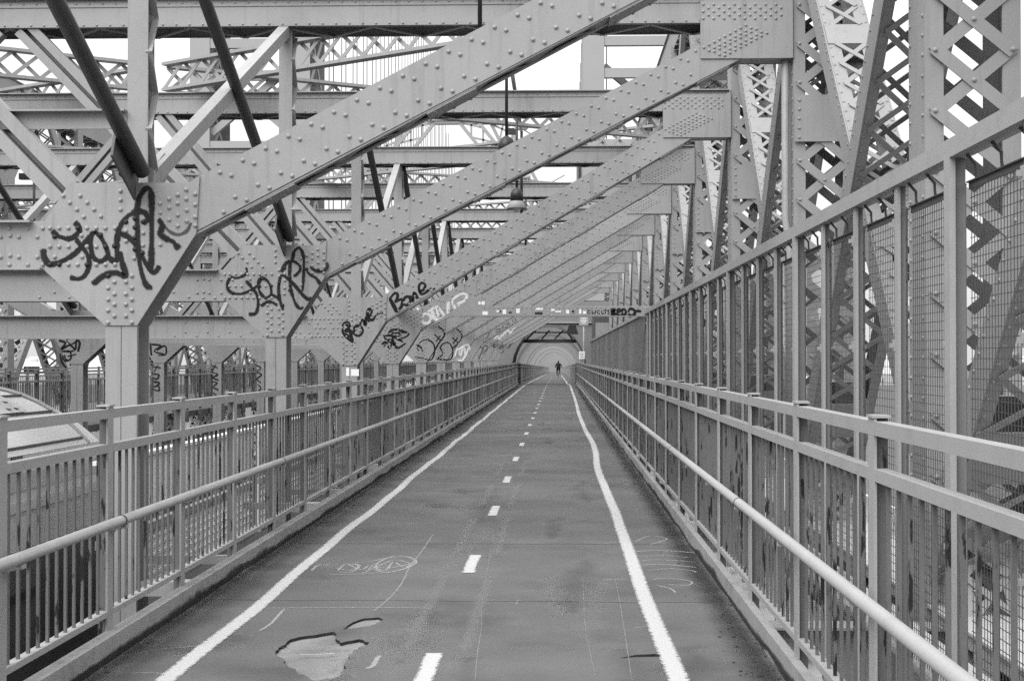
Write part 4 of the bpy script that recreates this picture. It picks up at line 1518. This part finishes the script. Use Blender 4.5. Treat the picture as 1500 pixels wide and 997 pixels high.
for s_ in (-1, 1):
    xw = s_ * hw
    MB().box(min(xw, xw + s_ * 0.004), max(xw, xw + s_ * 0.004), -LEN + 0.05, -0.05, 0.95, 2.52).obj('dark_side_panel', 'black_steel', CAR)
    MB().box(min(xw, xw + s_ * 0.02), max(xw, xw + s_ * 0.02), -LEN, -0.05, 2.82, 2.90).obj('drip_rail', 'car_roof', CAR)
    MB().box(min(xw, xw + s_ * 0.012), max(xw, xw + s_ * 0.012), -LEN, -0.05, 2.98, 3.12).obj('stripe', 'pale', CAR)
yv = X(23, 700, CX1).y - cy1
MB().box(hw, hw + 0.01, yv - 0.1, yv + 0.12, 3.0 + 0.13, 3.25).obj('vent', 'window', CAR)
MB().box(-0.4, 0.4, 0.0, 0.012, 1.0, 3.0).obj('end_door', 'steel_dark', CAR)
for k in (-2.5, -4.6, -12.5, -14.6):
    for xw in (-0.72, 0.72):
        w = MB()
        w.tube([(xw - 0.06, k, 0.44), (xw + 0.06, k, 0.44)], 0.42, 18)
        w.obj('wheel', 'steel_dark', CAR)
MB().box(-1.2, 1.2, -LEN + 1, -0.8, 0.45, 0.9).obj('underframe', 'steel_dark', CAR)

# ================================================================== LAMPS
for n, xl, lab in ((1, P(703, 20, FY(1) + 3).x, 'pendant lamp whose shade the train side frame hides, on a thin rod'), (2, P(742, 205, FY(2) + 3).x, 'bell-shaped pendant lamp half hidden behind a strut, on a long rod'), (3, P(757, 295, FY(3) + 3).x, 'bell-shaped pendant lamp with pale flared shade hanging clear of the struts')):
    y = FY(n) + 3.0
    t = thing('pendant_lamp', lab, 'lamp', (xl, y, 4.62), 'pendant lamps over the path')
    MB().tube([(0, 0, 0), (0, 0, 1.6)], 0.022, 8).obj('rod', 'lamp', t, smooth=True)
    MB().lathe([(0.0, 0.05), (0.03, 0.04), (0.085, 0.0), (0.115, -0.07), (0.122, -0.2), (0.0, -0.2)], (0, 0, 0)).obj('housing', 'lamp', t, smooth=True)
    MB().lathe([(0.10, -0.17), (0.12, -0.22), (0.185, -0.34), (0.18, -0.345), (0.11, -0.23)], (0, 0, 0), 18).obj('shade', 'steel2', t, smooth=True)
    MB().lathe([(0.0, -0.42), (0.05, -0.40), (0.075, -0.33), (0.06, -0.24), (0.0, -0.22)], (0, 0, 0), 12).obj('globe', 'glass', t, smooth=True)
    MB().bar((0, -3.0, 1.6), (0, 3.2, 1.6), 0.06, 0.06).obj('carrier', 'steel', t)
# small floodlights on thin masts over the tracks
for px, py, d, lab in ((764, 190, 31, 'small white floodlight on a mast behind a pendant lamp'), (50, 256, 30, 'small floodlight on a mast above the tracks near the train'), (770, 262, 40, 'small floodlight on a mast beyond the pendant lamps')):
    p = P(px, py, d)
    t = thing('mast_light', lab, 'floodlight', (p.x, p.y, p.z))
    MB().tube([(0, 0, -2.0), (0, 0, 0)], 0.03, 8).obj('mast', 'lamp', t, smooth=True)
    MB().tube([(-0.25, 0.05, 0.02), (-0.05, 0, 0.08), (0.1, -0.05, 0.1)], [0.05, 0.1, 0.12], 12).obj('head', 'white', t, smooth=True)
    MB().box(-0.32, -0.1, -0.04, 0.1, -0.1, 0.03).obj('driver_box', 'lamp', t)
    MB().tube([(0, 0, 0.02), (0.3, 0, -0.15), (0.7, 0, -0.12), (1.1, 0, 0.1)], 0.012, 6).obj('wire', 'lamp', t)

# ================================================================== PATH SIGN near the tower
p = P(855, 468, 76)
t = thing('path_sign', 'small pale path sign on a thin post before the tower arch', 'sign', (p.x, 76, 0))
MB().tube([(0, 0, -0.2), (0, 0, p.z + 0.3)], 0.04, 10).obj('post', 'steel2', t, smooth=True)
sg = MB().box(-0.24, 0.24, -0.065, -0.045, p.z - 0.3, p.z + 0.32).obj('board', 'steel2', t)
for k, (z, w) in enumerate(((0.16, 0.34), (0.06, 0.28), (-0.06, 0.34), (-0.16, 0.24))):
    MB().box(-w / 2, w / 2, -0.069, -0.066, p.z + z - 0.02, p.z + z + 0.02).obj('print_line', 'white', sg)
z2 = P(850, 520, 76).z
sg = MB().box(-0.25, 0.05, -0.065, -0.045, z2 - 0.2, z2 + 0.2).obj('board', 'white', t)
for z in (0.1, 0.0, -0.1):
    MB().box(-0.2, 0.0, -0.069, -0.066, z2 + z - 0.015, z2 + z + 0.015).obj('print_line', 'steel_dark', sg)

# ================================================================== BRIDGE TOWER with arch over the path
TY = 83.5
TW = thing('bridge_tower', 'tall steel bridge tower whose dark arch spans the path', 'tower', (0, TY, 0))


def arch_wall(xl, xr, z0, z1, ol, orr, spring, apex, y0, y1):
    m = MB()
    n = 16
    cx, rx = (ol + orr) / 2, (orr - ol) / 2
    arc = [(cx - rx * math.cos(math.pi * i / n), spring + (apex - spring) * math.sin(math.pi * i / n)) for i in range(n + 1)]
    poly = [(xl, z0), (ol, z0)] + arc + [(orr, z0), (xr, z0), (xr, z1), (xl, z1)]
    m.prism(poly, y0, y1)
    return m


arch_wall(-3.05, 3.2, -1.0, 4.9, -2.75, 1.75, 0.6, 3.55, 0, 0.3).obj('arch_wall', 'portal', TW)
arch_wall(-3.0, 3.1, -1.0, 4.6, -2.75, 1.75, 0.6, 3.55, 3.6, 3.9).obj('arch_wall', 'portal', TW)
arch_wall(-3.0, 3.1, -1.0, 4.6, -2.75, 1.75, 0.6, 3.55, 6.6, 6.9).obj('arch_wall', 'portal', TW)
MB().box(-3.0, 3.1, 0.32, 1.4, 4.62, 4.9).obj('arch_roof', 'portal', TW)
for x0, x1 in ((-3.02, -2.8), (1.85, 2.4)):
    MB().box(x0, x1, 0.32, 6.58, -1, 4.6).obj('side_wall', 'portal', TW)
ame = MB()
n_ = 14
arc_ = [(-0.5 - 2.45 * math.cos(math.pi * i / n_), 0.55 + 2.75 * math.sin(math.pi * i / n_)) for i in range(n_ + 1)]
ame.prism([(-4.2, -1.2), (-2.95, -1.2)] + arc_ + [(1.95, -1.2), (3.2, -1.2), (3.2, 5.0), (-4.2, 5.0)], 0, 0.3)
ames = []
for m_ in ('steel_truss', 'steel', 'portal', 'steel_truss'):
    me_ = ame.mesh('arch_plate', m_)
    ames.append(me_)
for k in range(60):
    y = 97 + 6 * k
    t = thing('arch_frame', 'small pale arched frame over the path, seen through the tower arch', 'frame', (0, y, zp(y)), 'arched frames beyond the tower')
    link('arch_plate', ames[(k * 7 // 3) % 4], t)
MB().box(-2.75, 1.75, 4.2, 4.5, 2.52, 2.74).obj('portal_beam', 'steel_dark', TW)
MB().box(-2.75, 1.75, 4.22, 4.48, 3.12, 3.2).obj('portal_beam', 'portal', TW)
for xa, xb in ((-1.9, -1.35), (-0.2, 0.35), (-1.0, -0.5), (0.9, 0.5)):
    MB().bar((xa, 4.35, 2.74), (xb, 4.35, 3.3), 0.1, 0.1, (0, 1, 0)).obj('portal_strut', 'portal', TW)
# black sheets painted in for the shade of spandrel openings
for x0, x1, z0, z1 in ((-1.3, -0.4, 3.75, 4.15), (0.5, 1.2, 3.0, 3.5)):
    MB().prism([(x0, z0), (x1, z0), (x1 - 0.15, z1), (x0 + 0.15, z1)], -0.02, -0.004).obj('shade_panel', 'black', TW)
MB().box(-2.6, 2.4, -0.12, -0.004, 3.62, 3.7).obj('ledge', 'steel', TW)
MB().box(2.0, 3.2, -6, -0.01, -1, 4.0).obj('abutment_panel', 'steel_dark', TW)
MB().box(2.05, 2.9, -6.1, -6.01, 2.6, 3.5).obj('hatch_frame', 'steel', TW)
for sx in (1, -1):
    f = (lambda x: x) if sx == 1 else mir
    for (xa, xb) in ((1.5, 2.75), (7.5, 8.7)):
        a, b = sorted((f(xa), f(xb)))
        lg = MB()
        lg.box(a, b, 0.3, 0.34, 4.95, 60)
        lg.box(a, b, 5.6, 5.64, 4.95, 60)
        lg.box(a, a + 0.3, 0.34, 5.6, 4.95, 60)
        L = lg.obj('leg', 'tower', TW)
        kind(lacing(MB(), (b, 0.4, 5), (b, 0.4, 60), (b, 5.5, 5), (b, 5.5, 60), 0.3, 0.06, -0.04, 4.0, (1, 0, 0)).obj('lacing', 'tower', L), 'stuff')
    a, b = sorted((f(2.76), f(7.49)))
    for k, z in enumerate((9.5, 14.2, 18.4, 20.3, 25, 30)):
        MB().box(a, b, 0.35, 0.75, z - 0.28, z + 0.28).obj('strut', 'tower', TW)
    for z in (10, 15, 21, 26):
        MB().bar((a, 0.9, z), (b, 0.9, z + 4), 0.4, 0.4).obj('brace', 'tower', TW)
        MB().bar((b, 1.4, z), (a, 1.4, z + 4), 0.4, 0.4).obj('brace', 'tower', TW)
# A-shaped sway bracing between the inner legs
for dx, dzz, y in ((0.0, 0.0, 1.0), (1.9, 0.0, 2.2)):
    for s_ in (1, -1):
        A_ = Vector((XC + s_ * (8.2 - dx * 0.4), y, 7.0))
        B_ = Vector((XC + s_ * (1.1 + dx), y, 15.9 - (0 if dx == 0 else 0)))
        m = MB()
        off = (B_ - A_).normalized().cross(Vector((0, 1, 0))) * 0.45
        m.bar(A_ + off, B_ + off, 0.2, 0.16, (0, 1, 0))
        m.bar(A_ - off, B_ - off, 0.2, 0.16, (0, 1, 0))
        lacing(m, A_ + off, B_ + off, A_ - off, B_ - off, 0.12, 0.05, 0.0, 1.1, (0, -1, 0))
        m.obj('sway_brace', 'tower', TW)
    MB().box(XC - 1.2 - dx, XC + 1.2 + dx, y - 0.2, y + 0.2, 15.7, 16.3).obj('sway_strut', 'tower', TW)
MB().box(mir(1.5), 1.5, 3.0, 3.4, 22.0, 23.2).obj('portal_strut', 'tower', TW)
# suspender ropes beyond and before the tower
for side in (1, -1):
    f = (lambda x: x) if side == 1 else mir
    for k in range(22):
        y = 96 + k * 6
        o = MB()
        for dx in (-0.16, 0.16):
            o.tube([(dx, 0, 9.5), (dx, 0, 60 - 0.22 * k * 6)], 0.035, 6)
        tag(o.obj('suspender_rope', 'lamp', None, (f(3.14), y, 0)), 'thin paired suspender rope rising from the ' + ('fence side' if side == 1 else 'far') + ' truss beyond the tower', 'rope', 'suspender ropes, ' + ('fence side' if side == 1 else 'far side'))

# ================================================================== CYCLIST
gy = 150.0
gx = P(818, 545, gy).x
gz = zp(gy)
BK = thing('bicycle', 'dark bicycle ridden away along the path beyond the tower arch', 'bicycle', (gx, gy, gz))
for yy in (-0.52, 0.52):
    w = MB()
    w.tube([(0, yy + 0.33 * math.cos(2 * math.pi * k / 20), 0.345 + 0.33 * math.sin(2 * math.pi * k / 20)) for k in range(21)], 0.022, 8, cap=False, up=(1, 0, 0))
    W_ = w.obj('wheel', 'rubber', BK)
    h = MB()
    for k in range(8):
        a = math.pi * 2 * k / 8
        h.tube([(0, yy, 0.345), (0, yy + 0.32 * math.cos(a), 0.345 + 0.32 * math.sin(a))], 0.004, 4)
    h.obj('spokes', 'lamp', W_)
fm = MB()
for a, b in (((0, -0.52, 0.345), (0, -0.08, 0.30)), ((0, -0.08, 0.30), (0, -0.2, 0.85)), ((0, -0.2, 0.80), (0, 0.36, 0.82)), ((0, -0.08, 0.30), (0, 0.38, 0.74)), ((0, -0.52, 0.345), (0, -0.19, 0.78)), ((0, 0.36, 0.95), (0, 0.52, 0.345))):
    fm.tube([a, b], 0.022, 8)
fm.obj('frame', 'lamp', BK)
MB().tube([(-0.28, 0.28, 1.0), (-0.2, 0.36, 1.0), (0.2, 0.36, 1.0), (0.28, 0.28, 1.0)], 0.018, 8).obj('handlebar', 'lamp', BK)
MB().tube([(0, -0.36, 0.93), (0, -0.2, 0.94), (0, -0.08, 0.93)], [0.085, 0.06, 0.025], 8).obj('saddle', 'rubber', BK)
MB().tube([(-0.16, -0.02, 0.24), (-0.06, -0.08, 0.30), (0.06, -0.08, 0.30), (0.16, -0.14, 0.38)], 0.018, 6).obj('pedals', 'lamp', BK)

# rider: one skinned body
jt = {'pel': (0, -0.22, 1.0, .18), 'wai': (0, -0.12, 1.16, .185), 'che': (0, 0.02, 1.36, .21), 'nec': (0, 0.08, 1.53, .062), 'hd0': (0, 0.11, 1.62, .085), 'hd1': (0, 0.12, 1.72, .095), 'hd2': (0, 0.12, 1.79, .07)}
ed = [('pel', 'wai'), ('wai', 'che'), ('che', 'nec'), ('nec', 'hd0'), ('hd0', 'hd1'), ('hd1', 'hd2')]
for s_, nm in ((-1, 'l'), (1, 'r')):
    low_ = s_ < 0
    jt['sh' + nm] = (s_ * .19, 0.03, 1.45, .075)
    jt['el' + nm] = (s_ * .33, 0.12, 1.22, .055)
    jt['wr' + nm] = (s_ * .25, 0.30, 1.05, .036)
    jt['ha' + nm] = (s_ * .25, 0.37, 1.03, .038)
    jt['hp' + nm] = (s_ * .10, -0.20, 0.95, .11)
    jt['kn' + nm] = (s_ * .15, 0.12, 0.66 if low_ else 0.78, .075)
    jt['an' + nm] = (s_ * .13, -0.06 if low_ else -0.14, 0.32 if low_ else 0.46, .045)
    jt['to' + nm] = (s_ * .14, 0.12 if low_ else 0.03, 0.265 if low_ else 0.405, .038)
    ed += [('che', 'sh' + nm), ('sh' + nm, 'el' + nm), ('el' + nm, 'wr' + nm), ('wr' + nm, 'ha' + nm), ('pel', 'hp' + nm), ('hp' + nm, 'kn' + nm), ('kn' + nm, 'an' + nm), ('an' + nm, 'to' + nm)]
ks = list(jt)
me = bpy.data.meshes.new('person')
me.from_pydata([jt[k][:3] for k in ks], [(ks.index(a), ks.index(b)) for a, b in ed], [])
me.materials.append(M['cloth'])
rider = link('person', me, None, (gx, gy, gz))
sk = rider.modifiers.new('skin', 'SKIN')
sk.use_smooth_shade = True
for i, k in enumerate(ks):
    me.skin_vertices[0].data[i].radius = (jt[k][3], jt[k][3])
me.skin_vertices[0].data[0].use_root = True
rider.modifiers.new('sub', 'SUBSURF').render_levels = 1
tag(rider, 'person in dark clothes riding away on the bicycle, leaning forward', 'person')

t = thing('tower_block', 'added grey backdrop block closing the view at the end of the path', 'building', (-2, 620, -45))  # made-up block, added to dim the white sky behind the cyclist
MB().box(-60, 60, 0, 40, 0, 62).obj('wall', 'backdrop', t)
MB().box(-20, 15, 5, 30, 62, 70).obj('roof_house', 'backdrop', t)
# ================================================================== SKYLINE far across the river
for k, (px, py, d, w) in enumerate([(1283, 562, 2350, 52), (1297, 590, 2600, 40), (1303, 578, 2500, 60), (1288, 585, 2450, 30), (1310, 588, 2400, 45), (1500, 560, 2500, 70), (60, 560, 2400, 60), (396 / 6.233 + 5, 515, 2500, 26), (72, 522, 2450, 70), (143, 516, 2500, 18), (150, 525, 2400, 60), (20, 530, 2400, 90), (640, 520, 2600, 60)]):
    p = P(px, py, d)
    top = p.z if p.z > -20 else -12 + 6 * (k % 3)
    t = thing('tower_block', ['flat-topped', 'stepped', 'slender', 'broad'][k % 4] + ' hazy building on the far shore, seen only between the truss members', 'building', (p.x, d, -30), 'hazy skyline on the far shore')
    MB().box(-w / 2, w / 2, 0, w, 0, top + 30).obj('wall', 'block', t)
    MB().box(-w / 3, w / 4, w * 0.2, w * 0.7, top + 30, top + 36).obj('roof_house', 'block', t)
